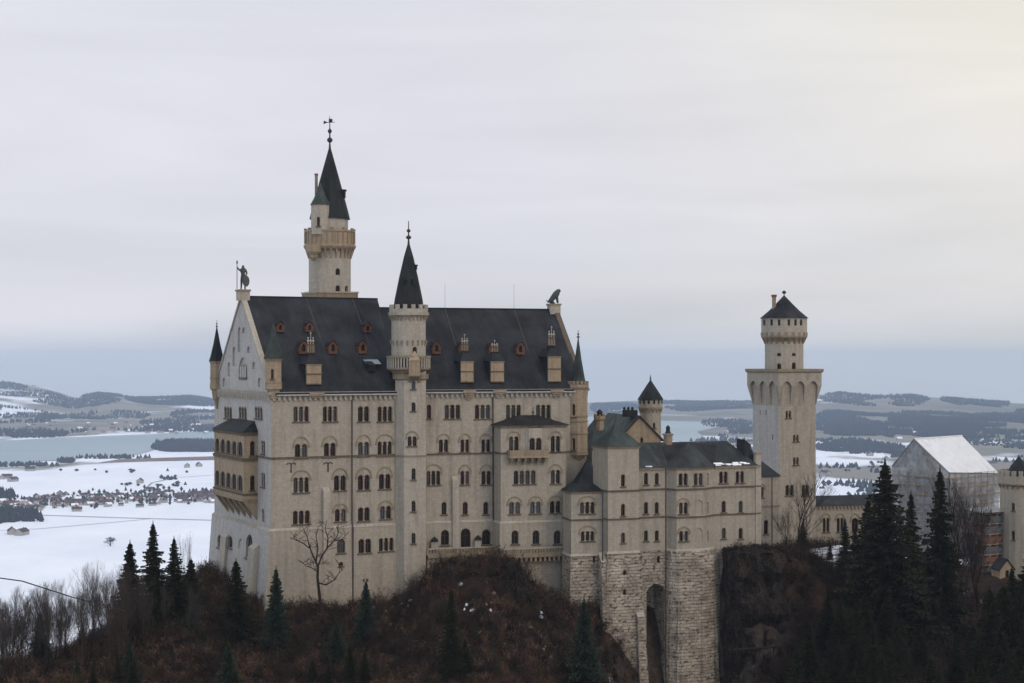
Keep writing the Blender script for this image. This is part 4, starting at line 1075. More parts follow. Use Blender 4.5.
le = [(0, 1), (1, 2), (2, 3), (3, 4), (4, 5), (0, 6), (6, 7), (7, 8), (0, 9), (9, 10), (10, 11), (2, 12), (12, 13), (13, 14), (2, 15), (15, 16), (16, 17), (0, 18), (18, 19)]
lr = [.55, .58, .62, .60, .48, .28, .3, .2, .14, .3, .2, .14, .24, .17, .14, .24, .17, .14, .09, .08]
lion = skin_fig('lion_statue', ln, le, lr, 'verdi', 'green bronze seated lion statue on the right end of the long roof', 'statue', b1)
lion.rotation_euler = (0, 0, R(10))

# =================================================================== STAIR TOWER (south, between the wings)
def facets(cx, cy, r, n, rot): return [Vector((cx + r * math.cos(rot + 2 * math.pi * i / n), cy + r * math.sin(rot + 2 * math.pi * i / n))) for i in range(n)]
dS = A1.y - 0.3; cS = P(410.6, 358, dS); rS = 15.9 * dS / F / math.cos(R(22.5)) * .96
st = thing('stair_tower', 'slender pale stair tower with dark needle spire between the two halves of the main hall', 'tower', (cS.x, cS.y, Z(640, dS)))
tw = Walls(st); az = math.atan2(-dS, -cS.x)
f8 = facets(cS.x, cS.y, rS, 8, az + R(22.5))
tw.loop(f8, Z(640, dS), Z(369, dS), 'lime_l')
cL = cS; cS = P(408.6, 358, dS)
f16 = facets(cS.x, cS.y, 17.4 * dS / F, 16, az + R(11.25))
tw.loop(f16, Z(356, dS), Z(314, dS), 'lime_l')
for y0, y1 in ((380.5, 389), (402.5, 411), (468.5, 479.5), (501, 511.5), (533, 543.5)): tw.win(411.6, 415.4, y0, y1, 1, depth=.3)
tw.win(409.3, 418, 436.5, 446, 2, arch=432, depth=.3)
tw.win(411, 415.2, 347, 356, 1, depth=.3)
tw.build()
mb = MB(); rd = 17.4 * dS / F
mb.lathe(cS.x, cS.y, [(rS * .95, Z(374.5, dS)), (rS * 1.12, Z(371, dS)), (22 * dS / F, Z(369.3, dS)), (22.3 * dS / F, Z(367.5, dS)), (rd, Z(367.3, dS))], 16, 'trim', az + R(11.25))
mb.lathe(cL.x, cL.y, [(rS * .97, Z(380, dS)), (rS * 1.08, Z(379, dS)), (rS * 1.1, Z(374, dS))], 16, 'trim', az)
merlons(mb, cS.x, cS.y, 21.8 * dS / F, 44, Z(367.5, dS), Z(358, dS), .20, .22, 'lime_l')
mb.lathe(cS.x, cS.y, [(21.9 * dS / F, Z(358, dS)), (22.3 * dS / F, Z(357.8, dS)), (22.3 * dS / F, Z(356, dS)), (20.6 * dS / F, Z(355.8, dS)), (20.6 * dS / F, Z(358, dS))], 24, 'trim')
mb.build('gallery', st)
mb = MB(); a0 = 21.2 * 0
# lombard band of arches under the head, then the battlement
corbel_ring(mb, cS.x, cS.y, rd - .05, rd + .28, 20, Z(346, dS), Z(340.5, dS), .22, 'trim')
corbel_ring(mb, cS.x, cS.y, rd - .05, rd + .35, 26, Z(321, dS), Z(316.5, dS), .25, 'tan')
mb.lathe(cS.x, cS.y, [(rd + .02, Z(317, dS)), (rd + .45, Z(315.5, dS)), (rd + .5, Z(312.5, dS)), (rd + .3, Z(312.4, dS)), (rd + .3, Z(309, dS)), (rd - .1, Z(309, dS)), (rd - .1, Z(313, dS))], 24, 'lime_l')
merlons(mb, cS.x, cS.y, rd + .32, 14, Z(309.8, dS), Z(304.8, dS), .62, .35, 'lime_l', .1)
mb.build('battlement', st)
mb = MB(); rr = 15.2 * dS / F
mb.lathe(cS.x, cS.y, [(rr, Z(309, dS)), (rr * .93, Z(300, dS)), (rr * .62, Z(277, dS)), (rr * .3, Z(256, dS)), (.12, Z(243, dS))], 12, 'spire')
finial(mb, cS.x, cS.y, Z(244, dS), Z(221, dS) - Z(244, dS), 1.2)
for a, y in ((-60, 283), (-115, 283), (-20, 268)):
    g = R(a); z = Z(y, dS); r_ = rr * (.66 if y == 283 else .42); u = Vector((math.cos(g), math.sin(g), 0)); t = Vector((-u.y, u.x, 0))
    c = Vector((cS.x, cS.y, z)) + u * r_; mb.box(c, u * .4, t * .22, (0, 0, .3), 'spire'); mb.box(c + Vector((0, 0, .42)), u * .5, t * .3, (0, 0, .1), 'spire')
mb.build('spire', st)
# little oriel under the gallery
fp = [q for q in tw.p if q['pl'].px(413.5, 372)[0] > 0 and q['pl'].n.y < -.8][0]['pl'] if False else None
best = None
for q in tw.p[:8]:
    u, t, k = q['pl'].px(414.5, 390)
    if -0.01 <= u <= q['pl'].L and q['pl'].n.y < -.3 and (best is None or k < best[1]): best = (q['pl'], k)
pl = best[0]; c = pl.px(414.5, 372)[0]; mb = MB(); tt = pl.px(414.5, 360.5)[1]; tb = pl.px(414.5, 375)[1]; t3 = pl.px(414.5, 382.5)[1]
hw = .92
mb.pbox(pl, c - hw, c + hw, tb, tt, -.1, 1.35, 'tan')
for sg in (-1, 1): mb.hexa([pl.at(c + sg * .78 - .17, t3, .02), pl.at(c + sg * .78 + .17, t3, .02), pl.at(c + sg * .78 + .17, t3, -.1), pl.at(c + sg * .78 - .17, t3, -.1),
                            pl.at(c + sg * .78 - .17, tb, 1.2), pl.at(c + sg * .78 + .17, tb, 1.2), pl.at(c + sg * .78 + .17, tb, -.1), pl.at(c + sg * .78 - .17, tb, -.1)], 'trim')
mb.hexa([pl.at(c - hw - .1, tt, 1.45), pl.at(c + hw + .1, tt, 1.45), pl.at(c + hw + .1, tt, 0), pl.at(c - hw - .1, tt, 0),
         pl.at(c - .1, tt + 1.5, .3), pl.at(c + .1, tt + 1.5, .3), pl.at(c + .1, tt + 1.5, 0), pl.at(c - .1, tt + 1.5, 0)], 'tan')
mb.pbox(pl, c - hw - .12, c + hw + .12, tb - .2, tb, .02, 1.45, 'trim')
mb.build('oriel', st)
mb = MB()
for z in (Z(455.8, dS),):
    for i in range(8):
        q = Pl(f8[i], f8[(i + 1) % 8]); mb.pbox(q, 0, q.L, z, z + .22, 0, .15, 'trim')
mb.build('string_course', st)

# =================================================================== NORTH TOWER
dN = 283; cN = P(329.8, 358, dN); k = dN / F
nt_ = thing('north_tower', 'tallest round tower with dark spire, side turret and stone gallery rising behind the left roof', 'tower', (cN.x, cN.y, Z(560, dN)))
tw = Walls(nt_); rN = 20.9 * k; azn = math.atan2(-dN, -cN.x)
tw.loop(facets(cN.x, cN.y, rN, 24, azn), Z(560, dN), Z(250, dN), 'lime_l')
rU = 18.2 * k
tw.loop(facets(cN.x, cN.y, rU, 24, azn), Z(236, dN), Z(218.5, dN), 'lime_l')
dT = dN - 12 * k; cT = P(320.5, 358, dN - 9.5 * k); rT = 9.2 * k; cT = P(320.4, 358, dN - 16 * k)
tw.loop(facets(cT.x, cT.y, rT, 16, azn), Z(236, dN), Z(206.5, dN), 'lime_l')
tw.win(334.6, 339.2, 268.5, 275, 1, sill=False); tw.win(334.8, 339.2, 285.5, 292, 1, sill=False); tw.win(345.8, 348.8, 286, 291.5, 1, sill=False)
tw.win(315.5, 318.8, 217, 226, 1, depth=.3)
tw.build()
mb = MB()
U = Vector((*fA.u, 0)); N = Vector((*fA.n, 0)); hw = 29.5 * k / 1.36
mb.box((cN.x, cN.y, Z(296.2, dN) - 0.9), U * hw, N * hw, (0, 0, (Z(293.6, dN) - Z(296.2, dN)) + .9), 'trim')
mb.box((cN.x, cN.y, Z(293.6, dN) + .12), U * hw * 1.03, N * hw * 1.03, (0, 0, .14), 'lime_l')
mb.build('plinth', nt_)
mb = MB()
rg = 25.3 * k
corbel_ring(mb, cN.x, cN.y, rN, rg - .15, 26, Z(259, dN), Z(250, dN), .32, 'tan', .05)
mb.lathe(cN.x, cN.y, [(rN + .2, Z(251.5, dN)), (rg - .1, Z(249.5, dN)), (rg + .15, Z(247.5, dN)), (rg + .15, Z(245.5, dN)), (rg - .1, Z(245, dN)), (rg - .1, Z(233, dN)), (rg + .05, Z(232.7, dN)), (rg + .05, Z(231, dN)), (rg - .45, Z(231, dN)), (rg - .45, Z(244, dN)), (rN, Z(244, dN))], 28, 'tan')
merlons(mb, cN.x, cN.y, rg + .05, 12, Z(231, dN), Z(229, dN), .55, .45, 'trim', .2)
for i in range(28):
    a = 2 * math.pi * i / 28; u = Vector((math.cos(a), math.sin(a), 0)); t = Vector((-u.y, u.x, 0))
    mb.box(Vector((cN.x, cN.y, Z(238.7, dN))) + u * (rg - .06), u * .1, t * .09, (0, 0, .95), 'trim')
# bartizan corbel below the side turret
mb.lathe(cT.x - 1.0, cT.y - 1.6, [(.1, Z(263, dN)), (.7, Z(259, dN)), (.75, Z(257, dN)), (1.25, Z(253.5, dN)), (1.3, Z(246, dN))], 12, 'tan')
mb.build('gallery', nt_)
mb = MB(); rr = 20.3 * k
mb.lathe(cN.x, cN.y, [(rU + .05, Z(219.5, dN)), (rr, Z(219.5, dN)), (rr * .86, Z(208, dN)), (rr * .46, Z(178, dN)), (.13, Z(147, dN))], 12, 'spire', azn)
finial(mb, cN.x, cN.y, Z(149, dN), Z(118, dN) - Z(149, dN), 1.35)
g = azn + R(70); u = Vector((math.cos(g), math.sin(g), 0)); t = Vector((-u.y, u.x, 0)); c = Vector((cN.x, cN.y, Z(195, dN))) + u * rr * .62
mb.box(c, u * .6, t * .4, (0, 0, .6), 'spire'); mb.box(c + Vector((0, 0, .75)), u * .75, t * .55, (0, 0, .14), 'spire')
mb.build('spire', nt_)
mb = MB(); zv = Z(122.5, dN); c = Vector((cN.x, cN.y, zv))    # weather vane figure
mb.tube(c + Vector((-1.0, 0, 0)), c + Vector((.9, 0, .05)), .07, .05, 'iron', 5); mb.tube(c + Vector((0, 0, -.6)), c + Vector((0, 0, 1.2)), .09, .04, 'iron', 5)
mb.face([c + Vector((-1.05, 0, .35)), c + Vector((-1.15, 0, -.3)), c + Vector((-.3, 0, 0))], 'iron'); mb.box(c + Vector((.15, 0, .35)), (.32, 0, 0), (0, .08, 0), (0, 0, .28), 'iron')
mb.build('weather_vane', nt_)
mb = MB(); mb.lathe(cT.x, cT.y, [(rT * 1.12, Z(206.7, dN)), (rT * .72, Z(200, dN)), (rT * .3, Z(191, dN)), (.05, Z(184.5, dN))], 10, 'copper'); 
mb.build('turret_roof', nt_)
mb = MB(); c = P(316.3, 358, dN + 1); mb.box((c.x, c.y, Z(186, dN)), (.24, 0, 0), (0, .24, 0), (0, 0, 2.1), 'trim'); mb.box((c.x, c.y, Z(173.8, dN)), (.3, 0, 0), (0, .3, 0), (0, 0, .14), 'brickred')
mb.build('chimney', nt_)
# =================================================================== BOWER (lower south wing)
fF = Frame(608, 258, 20)
def FP(px, w): return fF.p(px, w)
bower = thing('bower_wing', 'lower pale wing with dark roof on high rough masonry, right of the main hall', 'castle wing', (FP(660, 5).x, FP(660, 5).y, Z(700, 260)))
bw = Walls(bower)
zst = Z(553.3, 258)
# polygonal stair at the palace corner (G)
G = [P(563, 0, 262.8).xy, P(571.2, 0, 258.4).xy, P(602.4, 0, 259.8).xy, P(606, 0, 270).xy, P(569, 0, 275).xy]
zg = Z(489.5, 263)
zgs = Z(552.3, 263)
bw.loop(G, zgs, zg, 'lime'); bw.loop(offp(G, .12), Z(700, 263), zgs, 'mason', lean=.03)
# square tower (H)
sH = fF.s_at(639.0); H = [fF.pt(0, 0), fF.pt(sH, 0), fF.pt(sH, 6.2), fF.pt(0, 6.2)]
zh = Z(446.5, 258)
bw.loop(H, zst, zh, 'lime'); bw.loop(offp(H, .15), Z(800, 258), zst, 'mason', lean=.05)
bw.add(fF.p(711, .85), fF.p(722, .85), Z(800, 258), Z(553, 264), 'mason')
# straight piece (I)
sI1 = fF.s_at(667.5, 1.0); ze = zat(FP(660, 1), 467.3)
bw.add(fF.pt(sH, 1.0), fF.pt(sI1 + .3, 1.0), zst, ze, 'lime')
bw.add(fF.pt(sH - .5, .9), fF.pt(sI1 + 1.0, .9), Z(800, 258), zst, 'mason')
# polygonal bay (J)
J = [FP(667, 1.0), FP(676.5, -1.0), FP(704.5, -1.0), FP(712.8, .8), FP(713.8, 4), FP(667, 4)]
bw.loop(J, zst, ze, 'lime', skip=(4,))
Jb = [FP(665.8, 1.2), FP(670.5, -.5), FP(679, -1.6), FP(702, -1.6), FP(713, -.8), FP(719, .9), FP(720, 6), FP(665.8, 6)]
bw.loop(Jb, Z(800, 258), zst, 'mason', lean=.035)
# right part (K)
sK0, sK1 = fF.s_at(711.5, 1.0), fF.s_at(760, 1.0)
K_ = [fF.pt(sK0, .95), fF.pt(sK1, .95), fF.pt(sK1, 11), fF.pt(sK0, 11)]
bw.loop(K_, Z(575, 262), ze, 'lime')
W_ = bw.win
W_(580, 594.5, 502, 513.5, 3, arch=497); W_(581, 594, 531.3, 541, 3, arch=526.5)
for y0, y1 in ((474.5, 486.5), (504, 516), (532.7, 543)): W_(621, 625, y0, y1, 1)
for y0, y1 in ((473, 484.7), (502.2, 513.8), (530.5, 541)):
    for x in (646, 656.8): W_(x - 1.9, x + 1.9, y0, y1, 1)
W_(678.7, 687.5, 473.3, 485.3, 2); W_(693.8, 702.6, 473.3, 485.3, 2); W_(679, 687.6, 502.5, 514, 2, arch=499); W_(679.3, 688, 531, 541, 2, arch=527.5)
for y0, y1 in ((499.5, 514), (528, 541.5)): bw.niche(694.2, 702.6, y0, y1, .15)
for y0, y1 in ((473, 485), (502, 514), (531, 542)): bw.niche(706.6, 708.6, y0, y1, .2)
W_(719.3, 727.4, 471.6, 483.2, 2); W_(735.8, 743.8, 471.2, 482.8, 2)
for x in (723.7, 740.6):
    W_(x - 2, x + 2, 501, 512.3, 1); W_(x - 2, x + 2, 528, 538.7, 1)
W_(623, 626.3, 570, 575, 1, sill=False); W_(623, 626.3, 589, 595, 1, sill=False); W_(592.8, 595.2, 556, 563, 1, sill=False); W_(657, 660, 556, 563, 1, sill=False)
# the dark archway in the masonry
q = [q for q in bw.p if q['mat'] == 'mason' and abs(q['pl'].L - (sI1 + 1.5 - sH)) < .3][0]
pl = q['pl']; a, b_ = pl.px(646.5, 600)[0], pl.px(665.5, 600)[0]
q['holes'].append((arch_pts(a, min(b_, pl.L - .1), Z(690, 259), pl.px(656, 584)[1], 10), 4.5, True))
bw.build()
mb = MB()
for y, hh in ((492.2, .28), (520.3, .24)):
    z = zat(fF.pt(0, 0), y)
    for poly in (H, J): mb.ring(poly, z, z + hh, .16, .16, 'course')
    z2 = z + .003
    for a, b_ in ((fF.pt(sH + .17, 1.0), fF.pt(sI1, 1.0)), (fF.pt(sK0 + .3, .95), fF.pt(sK1 + .1, .95))):
        p_ = Pl(a, b_); mb.pbox(p_, 0, p_.L, z2, z2 + hh, .01, .15, 'course')
z = zat(G[1], 493.0)
z = zat(G[1], 521); mb.ring(G, z, z + .25, .15, .15, 'course')
for poly, z in ((G, zgs), (H, zst), (J, zst)): mb.ring(poly, z - .1, z + .25, .3, .04, 'lime_l')
mb.build('string_course', bower)
mb = MB(); mb.ring(H, zh - .4, zh, .1, .3, 'trim'); mb.ring(G, zg - .4, zg, .08, .3, 'trim'); mb.ring(J, ze - .45, ze - .005, .08, .3, 'trim')
for a, b_ in ((fF.pt(sH + .2, 1.0), fF.pt(sI1 - .2, 1.0)), (fF.pt(sK0 + .5, .95), fF.pt(sK1, .95))):
    p_ = Pl(a, b_); mb.pbox(p_, 0, p_.L, ze - .4, ze - .01, .01, .28, 'trim')
mb.build('cornice', bower)
# quoins / chimney on the far right end
mb = MB(); p_ = Pl(K_[0], K_[1]); L = p_.L
mb.pbox(p_, L - .9, L + .12, Z(572, 262), ze + 1.8, -.6, .14, 'lime_l'); mb.pbox(p_, L - 1.0, L + .22, ze + 1.8, ze + 2.1, -.7, .24, 'trim'); mb.build('corner_pier', bower)
# buttresses on the masonry
def butt(name, pxa, pxb, d, y0, y1, dep, grow=.0, mat='lime'):
    mb = MB(); a = P(pxa, 0, d).xy; b_ = P(pxb, 0, d + (pxb - pxa) * .06).xy; p_ = Pl(a, b_, Z(y0, d), .08)
    z1, z0 = Z(y0, d), Z(y1, d); mb.pbox(p_, 0, p_.L, z0, z1, -dep, 0, mat)
    c = [p_.at(0, z1, 0), p_.at(p_.L, z1, 0), p_.at(p_.L, z1, -dep), p_.at(0, z1, -dep)]; e = [p_.at(0, z1 + 1.4, -dep), p_.at(p_.L, z1 + 1.4, -dep)]
    mb.face([c[0], c[1], e[1], e[0]], 'lime_l'); mb.face([c[1], c[2], e[1]], mat); mb.face([c[3], c[0], e[0]], mat)
    mb.build(name, bower)
butt('buttress', 601.2, 607.2, 257.6, 562, 760, 1.1, mat='mason')
butt('buttress', 637.5, 645.0, 258.4, 617, 760, 1.2, mat='mason')
mb = MB(); a = fF.pt(sH + .3, .78); mb.tube((*a, Z(800, 258)), (*fF.pt(sI1 - .1, .85), Z(800, 258)), .01, .01, 'pipe')
for px, y0 in ((665.8, 467), (602.6, 490)):
    pp = P(px, 358, 258.2 if px > 650 else 257.9); mb.tube((pp.x, pp.y, Z(740, 258)), (pp.x, pp.y, Z(y0, 258)), .11, .11, 'pipe', 6)
mb.build('downpipe', bower)
# roofs
mb = MB()
def conc(poly, apex, ze_, zp, over, mat, k1=.45, k2=.22):   # concave tent roof
    e = offp(poly, over); c = Vector(apex); lv = [(1.0, ze_), (1 - k1, ze_ + (zp - ze_) * k2), (.22, ze_ + (zp - ze_) * .68), (0.0, zp)]
    n = len(poly)
    for k in range(3):
        for i in range(n):
            j = (i + 1) % n; A, B_ = Vector(e[i]), Vector(e[j])
            a, b2 = c + (A - c) * lv[k][0], c + (B_ - c) * lv[k][0]; d_, e_ = c + (A - c) * lv[k + 1][0], c + (B_ - c) * lv[k + 1][0]
            if k < 2: mb.face([(*a, lv[k][1]), (*b2, lv[k][1]), (*e_, lv[k + 1][1]), (*d_, lv[k + 1][1])], mat)
            else: mb.face([(*a, lv[k][1]), (*b2, lv[k][1]), (*c, zp)], mat)
    mb.face([(*q, ze_) for q in reversed(e)], 'trim')
conc(H, fF.pt(sH / 2, 3.1), zh - .01, Z(421, 261), .4, 'copper', .3, .28)
finial(mb, *fF.pt(sH / 2, 3.1), Z(421.5, 261), .9, .6)
conc(G, P(588.5, 0, 270).xy, zg - .02, Z(457, 270), .4, 'spire', .42, .2)
mb.build('tower_roof', bower)
mb = MB()
wr = 6.0; zr = zat(fF.p(680, wr), 441.8)
def q3(a, w_, z): p = fF.pt(a, w_); return Vector((p.x, p.y, z))
s0, s1 = sH, sK1 - .6; rs1 = fF.s_at(727, wr)
z_e = ze - .0
A_, B_, C_, D_ = q3(s0, .55, z_e), q3(s1, .5, z_e), q3(rs1, wr, zr), q3(s0 - 1, wr, zr)
mb.face([A_, B_, C_, D_], 'patchy'); E_, F_ = q3(s1, 11.3, z_e), q3(s0, 11.3, z_e)
mb.face([B_, E_, C_], 'patchy'); mb.face([E_, F_, D_, C_], 'slate'); mb.face([A_, D_, F_], 'slate'); mb.face([F_, E_, B_, A_], 'trim')
br_ = mb.build('roof', bower)
mb = MB(); cj = fF.p(688.5, 1.3); ej = offp(J, .42); tip = (*fF.p(688.3, 3.2), Z(443.5, 262))
for i in range(3): mb.face([(*ej[i], ze - .004), (*ej[i + 1], ze - .004), tip], 'patchy')
mb.face([(*ej[3], ze - .004), (*fF.p(716, 5), ze + 3.2), tip], 'slate'); mb.face([(*fF.p(662, 5), ze + 3.2), (*ej[0], ze - .004), tip], 'slate')
mb.build('bay_roof', bower)
mb = MB(); random.seed(3); nrm = (B_ - A_).cross(D_ - A_).normalized()
for i in range(26):     # last snow lying in the gutter
    px = random.uniform(716, 748); s_ = fF.s_at(px, .8); base = A_ + (B_ - A_) * ((s_ - s0) / (s1 - s0)) + (C_ - B_).normalized() * random.uniform(.15, .75)
    w_, h_ = random.uniform(.15, .55), random.uniform(.07, .2)
    mb.box(base + nrm * .02, (B_ - A_).normalized() * w_, (C_ - B_).normalized() * h_, nrm * random.uniform(.04, .1), 'snow')
for i in range(5):
    px = random.uniform(646, 653); s_ = fF.s_at(px, .8); base = A_ + (B_ - A_) * ((s_ - s0) / (s1 - s0)) + (D_ - A_).normalized() * random.uniform(.2, .35)
    mb.box(base + nrm * .03, (B_ - A_).normalized() * .35, (D_ - A_).normalized() * .1, nrm * .06, 'snow')
mb.build('snow_patch', br_)
mb = MB(); c = q3(fF.s_at(668, wr), wr, zr); mb.lathe(c.x, c.y, [(.75, c.z - 1.5), (.75, c.z + 1.1), (.95, c.z + 1.15), (.95, c.z + 1.4), (.55, c.z + 1.45), (.35, c.z + 1.9), (.35, c.z + 2.5), (.1, c.z + 2.8)], 10, ['trim'] * 4 + ['spire'] * 3)
mb.build('chimney', br_)
# dark stepped gable roof at the right end
mb = MB(); g0, g1 = fF.pt(sK1 - 2.6, .9), fF.pt(sK1 - .35, .9)
for i, (x0, x1, y) in enumerate(((744.5, 751, 441), (750.3, 754.5, 450), (754, 757.5, 459))):
    a = fF.s_at(x0, 2.4); b2 = fF.s_at(x1, 2.4); zt_ = Z(y, 264)
    mb.hexa([q3(a, 2.4, ze - .3), q3(b2, 2.4, ze - .3), q3(b2, 5.2, ze - .3), q3(a, 5.2, ze - .3), q3(a, 2.4, zt_), q3(b2, 2.4, zt_ - .9), q3(b2, 5.2, zt_ - .9), q3(a, 5.2, zt_)], 'slate')
mb.build('stepped_dormer', br_)

# =================================================================== GABLED HOUSE behind the bower + round turret + chimney
fL = Frame(618, 278, 20); sL1 = fL.s_at(660.5); Lw = 13.5
gh = thing('gabled_house', 'stone house with green copper saddle roof and tan gable behind the lower wing', 'building', (*fL.pt(sL1 / 2, 6), Z(560, 278)))
zeL = zat(fL.p(640), 437.5); zrL = zat(fL.p(639.5), 415.5)
lw = Walls(gh)
LL = [fL.pt(0), fL.pt(sL1), fL.pt(sL1, Lw), fL.pt(0, Lw)]
lw.add(LL[0], LL[1], Z(560, 278), zeL, 'tan', top=lambda pl: [(pl.L / 2, zrL - .2)]); lw.add(LL[1], LL[2], Z(560, 278), zeL, 'tan'); lw.add(LL[2], LL[3], Z(560, 278), zeL, 'tan', top=lambda pl: [(pl.L / 2, zrL - .2)]); lw.add(LL[3], LL[0], Z(560, 278), zeL, 'lime')
lw.win(640.5, 643, 437.5, 442.5, 1)
lw.build()
mb = MB(); ov = .5
def l3(a, w_, z): p = fL.pt(a, w_); return Vector((p.x, p.y, z))
sl = (zrL - zeL) / (sL1 / 2)
for sg, a0 in ((-1, -ov), (1, sL1 + ov)):
    e0, e1, r0, r1 = l3(a0, -.35, zeL - ov * sl), l3(a0, Lw + .3, zeL - ov * sl), l3(sL1 / 2, -.35, zrL + .02), l3(sL1 / 2, Lw + .3, zrL + .02)
    fc = [e0, r0, r1, e1] if sg < 0 else [e0, e1, r1, r0]
    mb.face(fc, 'copper'); dn = Vector((0, 0, -.3)); mb.face([x + dn for x in reversed(fc)], 'trim'); mb.face([e0 + dn, r0 + dn, r0, e0] if sg > 0 else [r0 + dn, e0 + dn, e0, r0], 'brownroof')
mb.build('roof', gh)
mb = MB(); c = l3(sL1 / 2, 2, zrL); mb.box(c + Vector((-.8, 0, .3)), fL.u.to_3d() * 1.2, fL.n.to_3d() * .6, (0, 0, .6), 'spire')
for k in (-1, -.3, .4): mb.lathe(c.x - .8 + k, c.y, [(.22, c.z + .7), (.22, c.z + 1.3), (.05, c.z + 1.5)], 6, 'spire')
mb.build('chimney', gh)
# side block left of it, in the link to the palace
lk = thing('link_house', 'small stone house with sloping green roof wedged between the hall and the square tower', 'building', (*P(598, 0, 276).xy, Z(560, 276)))
fK = Frame(592, 273, 20); kw = Walls(lk); ks = fK.s_at(622); kp = [fK.pt(0), fK.pt(ks), fK.pt(ks, 8), fK.pt(0, 8)]; zk = zat(fK.p(600), 449)
kw.loop(kp, Z(560, 276), zk, 'lime'); kw.win(596, 598.6, 462, 470, 1); kw.build()
mb = MB(); e = [(*q, zk) for q in offp(kp, .35)]; ra, rb = (*fK.pt(4.2, 8), zk + 5.2), (*fK.pt(ks - 1, 8), zk + 5.2)
mb.face([e[0], e[1], rb, ra], 'copper'); mb.face([e[3], e[0], ra], 'copper'); mb.face([e[1], e[2], rb], 'copper'); mb.face([e[2], e[3], ra, rb], 'copper'); mb.face([e[3], e[2], e[1], e[0]], 'trim'); mb.build('roof', lk)
mb = MB(); c = P(599.5, 0, 279); dd = 279
mb.lathe(c.x, c.y, [(.75, Z(450, dd)), (.75, Z(421, dd)), (1.0, Z(419, dd)), (1.02, Z(416, dd)), (.8, Z(415.8, dd))], 8, 'tan')
mb.lathe(c.x, c.y, [(.5, Z(416, dd)), (.42, Z(413.5, dd)), (.6, Z(412.5, dd)), (.3, Z(410.5, dd)), (.1, Z(409.5, dd))], 8, 'spire')
merlons(mb, c.x, c.y, 1.0, 8, Z(416, dd), Z(414, dd), .3, .2, 'trim'); mb.build('chimney', lk)

dM = 292; km = dM / F; cM = P(650.5, 358, dM)
rt = thing('round_turret', 'small round tower with dark pointed cone roof behind the gabled house', 'tower', (cM.x, cM.y, Z(560, dM)))
mw = Walls(rt); mw.loop(facets(cM.x, cM.y, 10.6 * km, 20, .1), Z(560, dM), Z(408, dM), 'lime'); mw.loop(facets(cM.x, cM.y, 11.9 * km, 20, .1), Z(409, dM), Z(399, dM), 'lime')
mw.win(653.5, 655.7, 423, 428, 1); mw.build()
mb = MB(); corbel_ring(mb, cM.x, cM.y, 10.5 * km, 12.2 * km, 18, Z(412.5, dM), Z(407.5, dM), .28, 'trim'); mb.lathe(cM.x, cM.y, [(10.6 * km, Z(408.6, dM)), (12.3 * km, Z(408, dM)), (12.3 * km, Z(407, dM)), (11.8 * km, Z(406.8, dM))], 20, 'trim')
for i in range(14):
    a = 2 * math.pi * i / 14; u = Vector((math.cos(a), math.sin(a), 0)); t = Vector((-u.y, u.x, 0)); mb.box(Vector((cM.x, cM.y, Z(401.5, dM))) + u * 11.8 * km, u * .06, t * .16, (0, 0, .38), 'glass')
mb.build('battlement', rt)
mb = MB(); mb.lathe(cM.x, cM.y, [(13.2 * km, Z(399.6, dM)), (8 * km, Z(391.5, dM)), (.08, Z(380, dM))], 16, 'spire'); finial(mb, cM.x, cM.y, Z(381, dM), 1.2, .7); mb.build('roof', rt)

# =================================================================== SQUARE TOWER
fE = Frame(779.4, 326, 27); a_ = 9.2
sq = thing('square_tower', 'tall square stone tower with blind arched crown and round drum under a dark cone roof', 'tower', (*fE.pt(a_ / 2, a_ / 2), Z(560, 326)))
E = [fE.pt(0, 0), fE.pt(a_, 0), fE.pt(a_, a_), fE.pt(0, a_)]
zE = lambda y: Z(y, 326)
ew = Walls(sq); ew.loop(E, zE(570), zE(372), 'lime', skip=(3,)); ew.add(E[3], E[0], zE(570), zE(372), 'lime_w')  # west face is the same stone, its cooler light painted into the colour
for y0, y1 in ((411, 418), (435, 441.5), (457.5, 465)):
    x = 788.3 if y0 < 420 else 795.8; ew.win(x - 2.6, x + 2.6, y0, y1, 2)
ew.win(785.5, 793.5, 485, 495.5, 2); ew.win(802, 808.5, 485, 495.5, 2); ew.niche(772, 773, 434, 440, .3)
for x in (760.5, 766, ): ew.niche(x - .4, x + .4, 410, 415, .3)
ew.build()
